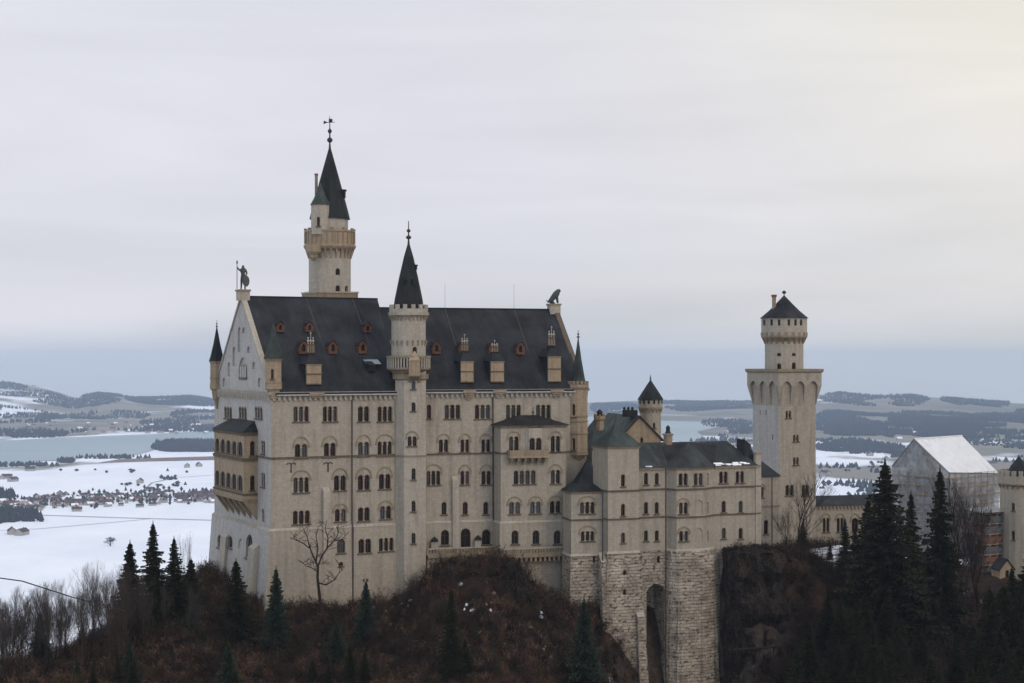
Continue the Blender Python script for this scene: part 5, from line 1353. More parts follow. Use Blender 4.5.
# the arcaded crown: thick wall with three tall blind arches per side
po = .85; Eo = offp(E, po); cw = Walls(sq, 'arcaded_crown')
for i in range(4):
    pl = cw.add(Eo[i], Eo[(i + 1) % 4], zE(381), zE(372.8), 'lime')
mb = MB()
for i in range(4):
    pl = Pl(Eo[i], Eo[(i + 1) % 4]); L = pl.L; z0, zs_, z1 = zE(404.5), zE(386), zE(381)
    # hanging piers between the arches, tapering back to the wall
    xs = [0, .24 * L, .36 * L, .50 * L]
    n = 3; pw = 1.0; g = (L - 4 * pw) / 3
    for k in range(4):
        x0 = k * (pw + g); x1 = x0 + pw
        x0b, x1b = (x0, x1)
        if k == 0: x0b = po
        if k == 3: x1b = L - po
        c = [pl.at(max(x0b, x0 + .3) if k else po, z0, -po + .06), pl.at(x1b if k == 3 else x1 - .3 if k else po + .5, z0, -po + .06), pl.at(x1b if k == 3 else x1 - .3 if k else po + .5, z0, -po - .1), pl.at(max(x0b, x0 + .3) if k else po, z0, -po - .1),
             pl.at(x0, zs_, 0), pl.at(x1, zs_, 0), pl.at(x1, zs_, -po - .1), pl.at(x0, zs_, -po - .1)]
        mb.hexa(c, 'lime')
        mb.pbox(pl, x0 + (.001 if k == 0 else 0), x1 - (.001 if k == 3 else 0), zs_, z1, -po - .1, 0, 'lime')
    mb.face([pl.at(po, z0 - .3, -po + .01), pl.at(L - po, z0 - .3, -po + .01), pl.at(L - .28, zs_, -.6), pl.at(.28, zs_, -.6)], 'lime'); mb.face([pl.at(.28, zs_, -.6), pl.at(L - .28, zs_, -.6), pl.at(L - .28, z1, -.6), pl.at(.28, z1, -.6)], 'lime')
    for k in range(3):     # arch heads (pointed)
        x0 = pw + k * (pw + g); x1 = x0 + g; K = 8; c = (x0 + x1) / 2
        pts = [(x0 + (x1 - x0) * j / K, zs_ + (z1 - zs_ - .05) * (1 - abs(2 * j / K - 1) ** 1.9)) for j in range(K + 1)]
        for j in range(K):
            (u0, v0), (u1, v1) = pts[j], pts[j + 1]
            mb.face([pl.at(u0, v0, 0), pl.at(u1, v1, 0), pl.at(u1, z1, 0), pl.at(u0, z1, 0)], 'lime')
            mb.face([pl.at(u1, v1, 0), pl.at(u0, v0, 0), pl.at(u0, v0, -po), pl.at(u1, v1, -po)], 'lime')
mb.build('blind_arcade', sq)
cw.build()
mb = MB(); mb.ring(Eo, zE(372.8), zE(371.5), .1, .3, 'trim', inner=-5.6); mb.ring(Eo, zE(371.5), zE(369), .3, .3, 'trim', inner=-.4); mb.build('parapet', sq)
cE = fE.pt(a_ / 2, a_ / 2) ; cE = Vector((cE.x, cE.y)); dE = cE.y; kE = dE / F; zq = lambda y: Z(y, dE)
dw = Walls(sq, 'drum'); aze = math.atan2(-cE.y, -cE.x)
dw.loop(facets(cE.x, cE.y, 19.2 * kE, 24, aze + R(7.5)), zq(375), zq(341), 'lime_l'); dw.loop(facets(cE.x, cE.y, 22.8 * kE, 24, aze + R(7.5)), zq(337.5), zq(317.5), 'lime_l')
for x, y0, y1 in ((778.3, 353, 356), (792, 353, 356)): dw.win(x - 2, x + 2, y0, y1, 1, sill=False, depth=.3)
for x, y0, y1 in ((778.4, 363.5, 370), (792.7, 362.5, 370)): dw.win(x - 2, x + 2, y0, y1, 1, sill=False, depth=.3)
for x in (764.5, 771, 779, 787.5, 795.5, 802): dw.win(x - 1.2, x + 1.2, 319.5, 325.5, 1, sill=False, depth=.3)
dw.build()
mb = MB(); mb.lathe(cE.x, cE.y, [(19.1 * kE, zq(342)), (21.6 * kE, zq(337.5))], 24, 'trim', caps=False); corbel_ring(mb, cE.x, cE.y, 19 * kE, 22.6 * kE, 20, zq(344), zq(337), .42, 'trim', .08); mb.lathe(cE.x, cE.y, [(19 * kE, zq(339)), (22.9 * kE, zq(337.8)), (23 * kE, zq(335.8)), (22.7 * kE, zq(335.6))], 24, 'trim')
for i in range(20):
    a = .08 + 2 * math.pi * (i + .5) / 20; u = Vector((math.cos(a), math.sin(a), 0)); t = Vector((-u.y, u.x, 0)); c = Vector((cE.x, cE.y, zq(334))) + u * 22.8 * kE
    mb.box(c, u * .08, t * .32, (0, 0, .3), 'trim')
mb.build('corbel', sq)
mb = MB(); mb.lathe(cE.x, cE.y, [(24.3 * kE, zq(318.4)), (15.5 * kE, zq(311)), (8 * kE, zq(303.5)), (.1, zq(295.5))], 20, 'slate'); mb.lathe(cE.x, cE.y, [(.1, zq(298)), (.1, zq(294)), (.45, zq(293)), (.45, zq(292)), (.1, zq(290.5))], 8, 'iron')
mb.build('roof', sq)
mb = MB(); c = P(774, 358, dE - 1); mb.box((c.x, c.y, zq(303)), (.36, 0, 0), (0, .36, 0), (0, 0, 1.7), 'trim'); mb.box((c.x, c.y, zq(296)), (.5, 0, 0), (0, .5, 0), (0, 0, .22), 'brickred'); mb.build('chimney', sq)

o_ = MB(); pth = [P(757, 0, 272), P(815, 0, 285), P(880, 0, 310), P(885, 0, 330), P(770, 0, 300)]
pth = [Vector(v_[:2]) for v_ in pth]; slab(o_, pth, -42, -37.1, 'snowroad'); struct(o_.build('courtyard'))
# =================================================================== courtyard buildings right of the bower
ch = thing('court_house', 'narrow tan house with small dark roof between the lower wing and the square tower', 'building', (*P(769, 0, 300).xy, Z(560, 300)))
fC2 = Frame(757, 296, 22); s1 = fC2.s_at(779.5); cp = [fC2.pt(0), fC2.pt(s1), fC2.pt(s1, 7), fC2.pt(0, 7)]; ww = Walls(ch); zc = zat(cp[0], 477)
ww.loop(cp, Z(570, 296), zc, 'lime'); ww.win(760.5, 763.5, 487, 497.5, 1, arch=484.5); ww.win(764, 768, 520, 534, 1); ww.build()
mb = MB(); e = [(*q, zc) for q in offp(cp, .3)]; hh = 2.6; ra, rb = (*fC2.pt(-.3, 3.5), zc + hh), (*fC2.pt(s1 - 1.6, 3.5), zc + hh)
mb.face([e[0], e[1], rb, ra], 'slate'); mb.face([e[1], e[2], rb], 'slate'); mb.face([e[2], e[3], ra, rb], 'slate'); mb.face([e[3], e[0], ra], 'slate'); mb.build('roof', ch)
mb = MB(); pp = P(772, 0, 295.5); mb.tube((pp.x, pp.y, Z(545, 296)), (pp.x, pp.y, zc), .1, .1, 'pipe', 6); mb.ring(cp, Z(507, 296), Z(506, 296), .15, .15, 'trim'); mb.build('string_course', ch)
ga = thing('gallery_building', 'low arcaded tan building with dark lean-to roof right of the square tower', 'building', (*P(845, 0, 345).xy, Z(545, 345)))
fG = Frame(814, 335, 12); s1 = fG.s_at(893); gp = [fG.pt(0), fG.pt(s1), fG.pt(s1, 7), fG.pt(0, 7)]; gw = Walls(ga); zg_ = zat(fG.p(840), 505.5)
gw.loop(gp, Z(560, 335), zg_, 'lime')
for x in (826, 840, 855, 869, 882): gw.win(x - 3.2, x + 3.2, 518, 532, 2 if x != 855 else 1, arch=514)
gw.build()
mb = MB(); e = [(*q, zg_) for q in offp(gp, .35)]; ra, rb = (*fG.pt(-.2, 5), zg_ + 1.7), (*fG.pt(s1, 5), zg_ + 1.7)
mb.face([e[0], e[1], rb, ra], 'slate'); mb.face([e[1], e[2], rb], 'slate'); mb.face([e[2], e[3], ra, rb], 'slate'); mb.face([e[3], e[0], ra], 'slate'); mb.build('roof', ga)
mb = MB(); mb.teeth(gp, (0,), zg_ - .8, zg_ - .1, .8, .3, .3, 'trim'); mb.build('cornice', ga)

# =================================================================== gatehouse under its scaffold tent
gt = thing('wrapped_gatehouse', 'gatehouse wrapped in grey scaffold netting under a white tarpaulin saddle roof', 'scaffolded building', (*P(940, 0, 385).xy, Z(560, 380)))
dg = 372; fQ = Frame(949, dg, 8)
# gable faces left-front; ridge runs back to the right
gaP = P(914, 0, 378); A = [P(892, 0, 386).xy, P(949, 0, 372).xy, P(999, 0, 384).xy, P(960, 0, 402).xy]
zgE = Z(472.8, 372); zgl = Z(463, 386)
ap = P(914, 439, 381); bk = P(962, 438.5, 390)
lowz = Z(560, 372)
A3_ = [Vector((*A[0], Z(466, 386))), Vector((*A[1], zgE)), Vector((*A[2], Z(473.5, 384))), Vector((*A[3], Z(470, 402)))]
zt_ = ap.z
bk = Vector((bk.x, bk.y, zt_ + .3))
mb = MB(); th = Vector((0, 0, -.25))
for fc in ([A3_[1], A3_[2], bk, ap], [A3_[3], A3_[0], ap, bk]):
    mb.face(fc, 'sheet'); mb.face([x + th for x in reversed(fc)], 'sheet')
# lacing battens on the tent roof
for k in range(1, 8):
    f_ = k / 8; p0 = A3_[1].lerp(A3_[2], f_); p1 = ap.lerp(bk, f_); mb.tube(p0 + Vector((0, 0, .06)), p1 + Vector((0, 0, .06)), .07, .07, 'sheet', 4)
mb.tube(ap, bk, .22, .22, 'sheet', 6)
for x0, x1 in ((A3_[1], ap), (A3_[0], ap), (A3_[1], A3_[2])): mb.tube(x0, x1, .16, .16, 'steel', 5)
mb.build('tent_roof', gt)
mb = MB()
def wallq(a, b_, z0): mb.face([Vector((a.x, a.y, z0)), Vector((b_.x, b_.y, z0)), b_, a], 'net')
mb.face([Vector((A3_[0].x, A3_[0].y, lowz)), Vector((A3_[1].x, A3_[1].y, lowz)), A3_[1] - Vector((0, 0, .3)), ap - Vector((0, 0, .3)), A3_[0] - Vector((0, 0, .3))], 'net')
wallq(A3_[1] - Vector((0, 0, .3)), A3_[2] - Vector((0, 0, .3)), lowz); wallq(A3_[2], A3_[3], lowz); wallq(A3_[3], A3_[0], lowz)
mb.build('netting', gt)
mb = MB()
inn = offp([a for a in A], -1.2)
iw = [Vector(q) for q in inn]
slab(mb, iw, lowz, Z(487, 372), 'brickred')
g0, g1 = iw[0], iw[1]; mid = (g0 + g1) / 2
mb.face([(*g0, Z(487, 372)), (*g1, Z(487, 372)), (mid.x, mid.y, ap.z - 3)], 'tan')
mb.build('wall', gt)
def scaffold(parent, corners, z0, ztop, lift=2.1, bay=2.6, name='scaffold'):
    mb = MB(); n = len(corners)
    for i in range(n - 1):
        a, b_ = corners[i], corners[i + 1]; L = (b_ - a).length; k = max(1, round(L / bay))
        for j in range(k + 1):
            p = a.lerp(b_, j / k); zt_ = ztop(p) if callable(ztop) else ztop; mb.tube((p.x, p.y, z0), (p.x, p.y, zt_), .09, .09, 'steel', 4)
        z = z0 + lift
        zt_ = ztop(a) if callable(ztop) else ztop
        while z < zt_ + .1:
            mb.tube((*a, z + 1), (*b_, z + 1), .06, .06, 'steel', 4); u = (b_ - a).normalized(); nn = Vector((-u.y, u.x))
            c = (a + b_) / 2 + nn * .45; mb.box((c.x, c.y, z), (u.x * L / 2, u.y * L / 2, 0), (nn.x * .4, nn.y * .4, 0), (0, 0, .09), 'plank'); z += lift
        for j in range(0, k, 2):
            p, q = a.lerp(b_, j / k), a.lerp(b_, (j + 1) / k); z = z0
            while z < zt_ - lift: mb.tube((*p, z), (*q, z + lift), .05, .05, 'steel', 4); z += lift
    return mb.build(name, parent)
o_ = offp(A, .25)
scaffold(gt, [Vector(o_[0]), Vector(o_[1]), Vector(o_[2])], lowz, zgE - .2)
# stair tower scaffold beside it (red brick and netting, six lifts)
sc = thing('scaffold_tower', 'red brick block behind scaffold decks with red and blue netting below the white tent', 'scaffolding', (*P(985, 0, 362).xy, Z(585, 360)))
C4 = [P(962, 0, 368).xy, P(984, 0, 358).xy, P(1010, 0, 362).xy, P(992, 0, 374).xy]
zt0, zt1 = Z(585, 360), Z(512, 360)
mb = MB(); slab(mb, [Vector(q) for q in offp(C4, -1.3)], zt0 - 3, Z(516, 360), 'brickred')
fb = offp(C4, -1.3)
mb.build('wall', sc)
scaffold(sc, [C4[0], C4[1], C4[2]], zt0, zt1, 2.3, 2.2)
mb = MB(); z = zt0 + .3; k = 0
while z < zt1 - 1:
    for i in range(2):
        a, b_ = offp(C4, .12)[i], offp(C4, .12)[i + 1]; mt = ('netblue', 'netred')[(k + i) % 2] if k % 3 else 'netblue'
        mb.face([(*a, z), (*b_, z), (*b_, z + 1.5), (*a, z + 1.5)], mt)
    z += 2.3; k += 1
mb.build('netting', sc)
mb = MB(); e = [(*q, zt1) for q in offp(C4, .3)]; cc = sum((Vector(q) for q in C4), Vector((0, 0))) / 4; mb.face(e, 'steel'); mb.face([(p[0], p[1], zt1 - .15) for p in reversed(e)], 'plank'); mb.build('deck', sc)
# battlemented round tower at the frame edge
dB = 362; kB = dB / F; cB = P(1021, 358, dB)
bt = thing('battlement_tower', 'round tan tower with corbelled battlement at the right edge of the picture', 'tower', (cB.x, cB.y, Z(590, dB)))
bwl = Walls(bt); bwl.loop(facets(cB.x, cB.y, 20.5 * kB, 20, .05), Z(620, dB), Z(485, dB), 'lime'); bwl.loop(facets(cB.x, cB.y, 22.3 * kB, 20, .05), Z(484, dB), Z(475, dB), 'lime')
for y0, y1 in ((503, 511), (531, 540)): bwl.win(1013.5, 1016.5, y0, y1, 1)
bwl.build()
mb = MB(); corbel_ring(mb, cB.x, cB.y, 20.4 * kB, 22.3 * kB, 22, Z(488, dB), Z(483.5, dB), .4, 'trim'); mb.lathe(cB.x, cB.y, [(20.4 * kB, Z(484.6, dB)), (22.6 * kB, Z(484, dB)), (22.6 * kB, Z(482.6, dB))], 20, 'trim')
merlons(mb, cB.x, cB.y, 22.4 * kB, 20, Z(475, dB), Z(470, dB), .95, .5, 'lime'); mb.build('battlement', bt)
mb = MB(); c5 = P(1019, 0, dB + 1); mb.lathe(c5.x, c5.y, [(11.5 * kB, Z(476, dB)), (11.5 * kB, Z(473, dB)), (8 * kB, Z(466, dB)), (.1, Z(456.5, dB))], 14, 'spire'); mb.build('roof', bt)
mb = MB(); c = P(1005, 0, 352)     # gabled porch at its foot
ph = thing('gate_porch', 'small stone porch with dark gabled roof at the foot of the scaffold', 'porch', (c.x, c.y, Z(585, 352)))
fp_ = Frame(1000, 352, 10); s1 = fp_.s_at(1014); pw = Walls(ph); pp4 = [fp_.pt(0), fp_.pt(s1), fp_.pt(s1, 4), fp_.pt(0, 4)]
zp0 = Z(569, 352); pw.add(pp4[0], pp4[1], Z(600, 352), zp0, 'tan', top=lambda pl: [(pl.L / 2, Z(560, 352))])
for i in (1, 2, 3): pw.add(pp4[i], pp4[(i + 1) % 4], Z(600, 352), zp0, 'tan')
pw.win(1005.5, 1009, 570, 580, 1); pw.build()
mb = MB()
for sg in (0, 1):
    a = -.3 if sg == 0 else s1 + .3; e0, e1, r0, r1 = fp_.pt(a, -.3), fp_.pt(a, 4), fp_.pt(s1 / 2, -.3), fp_.pt(s1 / 2, 4)
    fc = [(*e0, zp0 - .2), (*r0, Z(559, 352)), (*r1, Z(559, 352)), (*e1, zp0 - .2)]
    mb.face(fc if sg == 0 else fc[::-1], 'slate'); mb.face([(x, y, z - .2) for x, y, z in (fc[::-1] if sg == 0 else fc)], 'slate')
mb.build('roof', ph)
# =================================================================== VEGETATION
col = COL
def treeobj(name, parts, label, cat, group):
    """parts: list of (childname, MB) modelled round the origin"""
    root = bpy.data.objects.new(name, None); COL.objects.link(root); root['label'] = label; root['category'] = cat
    if group: root['group'] = group
    BASE[root] = Vector((0, 0, 0)); 
    for nm, mb in parts: mb.build(nm, root, Vector((0, 0, 0)))
    return root
def dup(root, loc, rz, sc, label=None, group=None):
    r = root.copy(); COL.objects.link(r); r.location = loc; r.rotation_euler = (0, 0, rz); r.scale = sc if hasattr(sc, '__len__') else (sc, sc, sc)
    if label: r['label'] = label
    if group: r['group'] = group
    elif 'group' in r.keys() and label: del r['group']
    for ch_ in list(root.children):
        c_ = ch_.copy(); COL.objects.link(c_); c_.parent = r
    return r
def spruce(seed, H=20.0, Wd=3.6, mat='needle', dens=1.0):
    rnd = random.Random(seed); tr = MB(); cr_ = MB()
    tr.lathe(0, 0, [(.28, -1.5), (.22, H * .3), (.1, H * .8), (.02, H)], 6, 'bark')
    z = H * .06
    while z < H * .985:
        f_ = 1 - z / H; rad_ = Wd * (f_ ** .85) * rnd.uniform(.78, 1.12) + .12
        nb = max(4, int((5 + 6 * f_) * dens)); a0 = rnd.uniform(0, 6.28)
        for i in range(nb):
            a = a0 + 6.283 * i / nb + rnd.uniform(-.35, .35); L = rad_ * rnd.uniform(.55, 1.18)
            if rnd.random() < .07: continue
            u = Vector((math.cos(a), math.sin(a), 0)); t = Vector((-u.y, u.x, 0)); droop = rnd.uniform(.15, .42) * L; lift = .12 * L
            ns = max(2, int(L / .55)); prev = None
            for k in range(ns + 1):
                s_ = k / ns; p = u * (L * s_) + Vector((0, 0, z - droop * s_ ** 1.3 + lift * max(0, s_ - .6) * 2))
                if k:
                    wq = (.50 * (1 - s_) + .16) * min(L, 2.4) * .62
                    # hanging twig sprays on both sides of the bough
                    for sg in (-1, 1):
                        q_ = prev + t * sg * wq * rnd.uniform(.7, 1.25) + u * rnd.uniform(-.1, .35) + Vector((0, 0, -rnd.uniform(.12, .55)))
                        cr_.face([prev, p, q_ + (p - prev) * .4], mat)
                        cr_.face([prev, q_, prev - u * .25 + Vector((0, 0, -.22 - .2 * rnd.random()))], mat)
                    cr_.face([prev, p, (prev + p) / 2 + Vector((0, 0, -rnd.uniform(.3, .62) * (1.1 - s_ * .5)))], mat)
                prev = p
        z += rnd.uniform(.26, .42) * (1 + .4 * f_) * (H / 20)
    for k in range(6): a = k; cr_.face([(0, 0, H + .5), (.12 * math.cos(a), .12 * math.sin(a), H - .8), (.2 * math.cos(a + 1), .2 * math.sin(a + 1), H - 1.0)], mat)
    return tr, cr_
def bare(seed, H=12.0, spread=.5, mat='twig', tm='bark', levels=5, r0=.2, up=.25, first=.25, nk=(2, 4)):
    rnd = random.Random(seed); tr = MB(); cr_ = MB()
    def grow(p, d_, L, r, lv):
        segs = 3 if lv < 2 else 2; q_ = p; dd = d_
        for k in range(segs):
            dd = (dd + Vector((rnd.uniform(-1, 1), rnd.uniform(-1, 1), rnd.uniform(-.3, .8))) * .16).normalized()
            n_ = q_ + dd * L / segs; r1 = r * (1 - .22 * (k + 1) / segs)
            (tr if lv == 0 else cr_).tube(q_, n_, r * (1 - .22 * k / segs), r1, tm if lv < 2 else mat, 5 if lv < 2 else 3); q_ = n_
            if lv < levels and (k < segs - 1 or lv == 0) and rnd.random() < .8: side(q_, dd, L * rnd.uniform(.45, .7), r1 * .5, lv + 1)
        if lv < levels:
            for i in range(rnd.randint(*nk)): side(q_, dd, L * rnd.uniform(.55, .82), r * .58, lv + 1, .8)
    def side(p, dd, L, r, lv, k=1.0):
        a = rnd.uniform(0, 6.283); o = dd.orthogonal().normalized(); o2 = dd.cross(o)
        nd_ = (dd + (o * math.cos(a) + o2 * math.sin(a)) * spread * k * rnd.uniform(.7, 1.5) + Vector((0, 0, up))).normalized(); grow(p, nd_, L, max(r, .008), lv)
    grow(Vector((0, 0, -.6)), Vector((0, 0, 1)), H * .42, r0, 0)
    return tr, cr_
SP = []
for i, (H, Wd, mt) in enumerate(((22, 5.6, 'needle'), (20, 4.4, 'needle'), (18, 5.2, 'needle'), (14, 4.2, 'needle2'))):
    t_, c_ = spruce(11 + i, H, Wd, mt, 1.45); SP.append([('trunk', t_), ('crown', c_), H])
lib = {}
def place_spruce(kind, px, d, ytip, label, cat='spruce', group=None, wide=1.0, yfoot=None):
    H = SP[kind][2]; x, y = P(px, 0, d).xy; zf = ground(x, y) if yfoot is None else Z(yfoot, d); ztop = Z(ytip, d); s = max(.15, (ztop - zf) / H)
    if kind not in lib:
        lib[kind] = treeobj('spruce_tree', SP[kind][:2], label, cat, group); r = lib[kind]
        r.location = (x, y, zf)
    else: r = dup(lib[kind], (x, y, zf), 0, 1, label, group)
    r.location = (x, y, zf); r.scale = (s * wide, s * wide, s); r.rotation_euler = (0, 0, random.uniform(0, 6.28))
    return r
random.seed(21)
place_spruce(0, 885, 262, 460, 'tallest dark spruce, pointed, in front of the arcaded low building', wide=1.4)
place_spruce(1, 940, 280, 468, 'narrow dark spruce standing before the white tented gatehouse', wide=.95)
place_spruce(1, 911, 290, 492, 'slim dark spruce between the tallest spruce and the tented gatehouse', wide=.9)
place_spruce(2, 868, 275, 498, 'dark spruce half hidden behind the left side of the tallest spruce', wide=1.0)
place_spruce(3, 276, 236, 567, 'pale green young spruce in front of the lower left corner of the hall', wide=.85)
place_spruce(2, 236, 236, 559, 'dark spruce in front of the base of the white west wall', wide=1.15)
place_spruce(1, 153, 236, 522, 'tall dark spruce on the ridge, highest of the group left of the hall', wide=1.1)
place_spruce(2, 130, 232, 541, 'dark spruce on the ridge, left of the highest one', wide=1.05)
place_spruce(1, 174, 240, 537, 'dark spruce on the ridge, right of the highest one', wide=1.25)
place_spruce(2, 191, 246, 558, 'short dark spruce on the ridge nearest the west wall', wide=1.3)
place_spruce(3, 584, 236, 598, 'dark young spruce in front of the polygonal corner tower base', wide=.9)
place_spruce(3, 366, 240, 580, 'small dark spruce below the left part of the hall', wide=.9)
place_spruce(1, 845, 322, 518, 'small spruce in front of the arcaded low building', wide=1.2)
place_spruce(0, 1012, 262, 566, 'dark spruce under the battlemented tower at the right border', wide=1.0)
place_spruce(2, 451, 226, 588, 'dark slender spruce on the brown slope below the hall', wide=.7)
place_spruce(3, 40, 215, 612, 'small dark spruce among the bare trees at lower left', wide=1.1)
place_spruce(3, 228, 216, 640, 'low dark spruce at the bottom left of the slope', wide=1.1)
gW = 'spruces of the dark wood on the right slope'; lW = 'dark spruce in the wood covering the right slope'
for row, (d, n, y0) in enumerate(((300, 13, 548), (285, 15, 564), (268, 17, 586), (252, 17, 606), (238, 17, 630), (224, 16, 656), (212, 15, 678))):
    for i in range(n):
        px = 800 + (i + random.uniform(.1, .9)) * 260 / n - (12 if row > 4 else 0)
        yt = y0 + random.uniform(-22, 20) + (22 if 958 < px < 1005 and row < 3 else 0) + (12 if px < 830 else 0)
        if 955 < px < 1012 and d > 260: continue
        if 905 < px < 965 and d < 262 and random.random() < .7: continue
        if px < 845 and random.random() < .55: continue
        r = place_spruce(random.choice((0, 1, 2)), px, d + random.uniform(-6, 6), yt, lW, group=gW, wide=random.uniform(1.0, 1.35))
        if r.scale.z * 20 < 7: r.scale = (.6, .6, .42)
gL = 'dark spruces scattered over the brown slope'; lL = 'dark spruce scattered on the brown slope below the hall'
for i in range(40):
    px = random.choice((random.uniform(60, 420), random.uniform(100, 590))); d = random.uniform(205, 236); 
    if 215 < px < 330 and d > 228: d = 215
    x, y = P(px, 0, d).xy; g = ground(x, y); h = random.uniform(2.5, 6); 
    place_spruce(random.choice((0, 1, 2, 3)), px, d, 358 - (g + h) * F / d, lL, group=gL, wide=random.uniform(1.1, 1.6))

# --- bare trees
BT = []
for i, (H, sp_, lv, up) in enumerate(((12, .50, 5, .25), (12, .42, 5, .35), (11, .38, 5, .45), (12, .75, 5, .16))):
    t_, c_ = bare(100 + i, H, sp_, 'twig', 'bark', lv, .17 if i < 3 else .30, up); BT.append([('trunk', t_), ('crown', c_)])
blib = {}; bh = {}
for i, b_ in enumerate(BT): bh[i] = max(max(p[2] for p in b_[1][1].v), 1)
def place_bare(kind, px, d, ytip, label, group=None, wide=1.0, name='bare_tree', yfoot=None):
    x, y = P(px, 0, d).xy; zf = ground(x, y) if yfoot is None else Z(yfoot, d); s = max(.12, (Z(ytip, d) - zf) / bh[kind])
    if kind not in blib: blib[kind] = treeobj(name, BT[kind], label, 'bare tree', group); r = blib[kind]
    else: r = dup(blib[kind], (x, y, zf), 0, 1, label, group)
    r.location = (x, y, zf - .2); r.scale = (s * wide, s * wide, s); r.rotation_euler = (0, 0, random.uniform(0, 6.28)); return r
place_bare(0, 799, 292, 468, 'bare leafless tree in front of the foot of the square tower', wide=.95)
place_bare(0, 963, 305, 472, 'tall bare tree in front of the tented gatehouse', wide=.8)
place_bare(2, 979, 312, 482, 'bare tree beside the scaffold tower', wide=1.0)
gB = 'bare birches and beeches on the lower left ridge'; lB = 'thin leafless tree in the thicket at lower left'
for i in range(3):
    t_, c_ = bare(200 + i, 15, .48, 'twigpale', 'barkpale' if i == 1 else 'bark', 5, .11, .34, nk=(2, 4)); BT.append([('trunk', t_), ('crown', c_)]); bh[4 + i] = max(p[2] for p in c_.v)
for i in range(84):
    px = random.uniform(-25, 128) if i < 62 else random.uniform(110, 205)
    d = random.uniform(212, 236) if i < 62 else random.uniform(222, 250)
    yt = np.interp(px, [-30, 0, 40, 80, 105, 128, 160, 205], [594, 588, 582, 566, 560, 566, 570, 575]) + random.uniform(-5, 28)
    place_bare(random.choice((4, 5, 6)), px, d, yt, lB, gB, random.uniform(.75, 1.1))
place_bare(1, 187, 250, 528, 'tall thin leafless birch right of the ridge spruces', wide=.35)
gS = 'leafless saplings on the brown slope'; lS = 'leafless sapling on the brown slope under the castle'
for i in range(55):
    px = random.uniform(190, 600); d = random.uniform(215, 246); x, y = P(px, 0, d).xy; g = ground(x, y)
    place_bare(random.choice((0, 1, 2)), px, d, 358 - (g + random.uniform(2.5, 5.5)) * F / d, lS, gS, random.uniform(.9, 1.3))
for i in range(60):
    px = random.uniform(395, 600); d = random.uniform(240, 253); x, y = P(px, 0, d).xy; g = ground(x, y)
    place_bare(random.choice((4, 5, 6)), px, d, 358 - (g + random.uniform(1.6, 4.2)) * F / d, lS, gS, random.uniform(1.3, 2.0))
gR = 'leafless trees among the spruces on the right'; lR = 'leafless tree among the spruces of the right slope'
for i in range(24):
    px = random.choice((random.uniform(785, 950), random.uniform(1012, 1030))); d = random.uniform(225, 300); x, y = P(px, 0, d).xy; g = ground(x, y)
    place_bare(random.choice((0, 1, 2)), px, d, 358 - (g + random.uniform(4, 8)) * F / d, lR, gR, random.uniform(.7, 1.1))
# the gnarled tree in front of the south front
tr = MB(); cr_ = MB(); rnd = random.Random(4); D4 = 245
def q2(px, py, dd=0): return P(px, py, D4 + dd)
def limb(pts, r0, r1, mb_, twigs=True):
    for k in range(len(pts) - 1):
        a, b_ = q2(*pts[k]), q2(*pts[k + 1]); f0, f1 = k / (len(pts) - 1), (k + 1) / (len(pts) - 1); mb_.tube(a, b_, r0 + (r1 - r0) * f0, r0 + (r1 - r0) * f1, 'bark', 6)
        if twigs:
            for _ in range(3):
                p = a.lerp(b_, rnd.random()); d_ = Vector((rnd.uniform(-1, 1), rnd.uniform(-1, 1), rnd.uniform(0, 1))).normalized(); L = rnd.uniform(.7, 2.0)
                e = p + d_ * L; cr_.tube(p, e, .045, .025, 'twig', 3)
                for _ in range(3):
                    s0 = p.lerp(e, rnd.uniform(.3, 1)); cr_.tube(s0, s0 + (d_ + Vector((rnd.uniform(-1, 1), rnd.uniform(-1, 1), rnd.uniform(-.2, .8))) * .8).normalized() * L * .5, .028, .015, 'twig', 3)
limb([(321, 612), (319.5, 595), (317.5, 578), (318, 566)], .27, .20, tr, False)
limb([(318, 566), (313, 556), (309, 545), (307, 536), (302, 526)], .16, .045, cr_); limb([(309, 548), (303, 543), (296, 540), (290, 538)], .11, .04, cr_)
limb([(318, 566), (322, 556), (327, 548), (334, 541), (338, 534), (337, 526)], .15, .04, cr_); limb([(327, 548), (328, 538), (325, 529), (327, 520)], .12, .04, cr_)
limb([(319, 583), (326, 585), (334, 580), (339, 573), (343, 569)], .13, .04, cr_); limb([(317.5, 572), (312, 568), (306, 566), (300, 560)], .09, .03, cr_)
limb([(316, 562), (318, 548), (316, 536), (319, 526)], .13, .04, cr_); limb([(334, 541), (341, 540), (346, 535)], .08, .03, cr_)
bx, by = q2(320, 612).xy; o = bpy.data.objects.new('bare_tree', None); COL.objects.link(o); o.location = q2(320, 612); BASE[o] = Vector(o.location)
o['label'] = 'crooked black leafless tree before the south wall of the hall'; o['category'] = 'bare tree'; tr.build('trunk', o); cr_.build('crown', o)

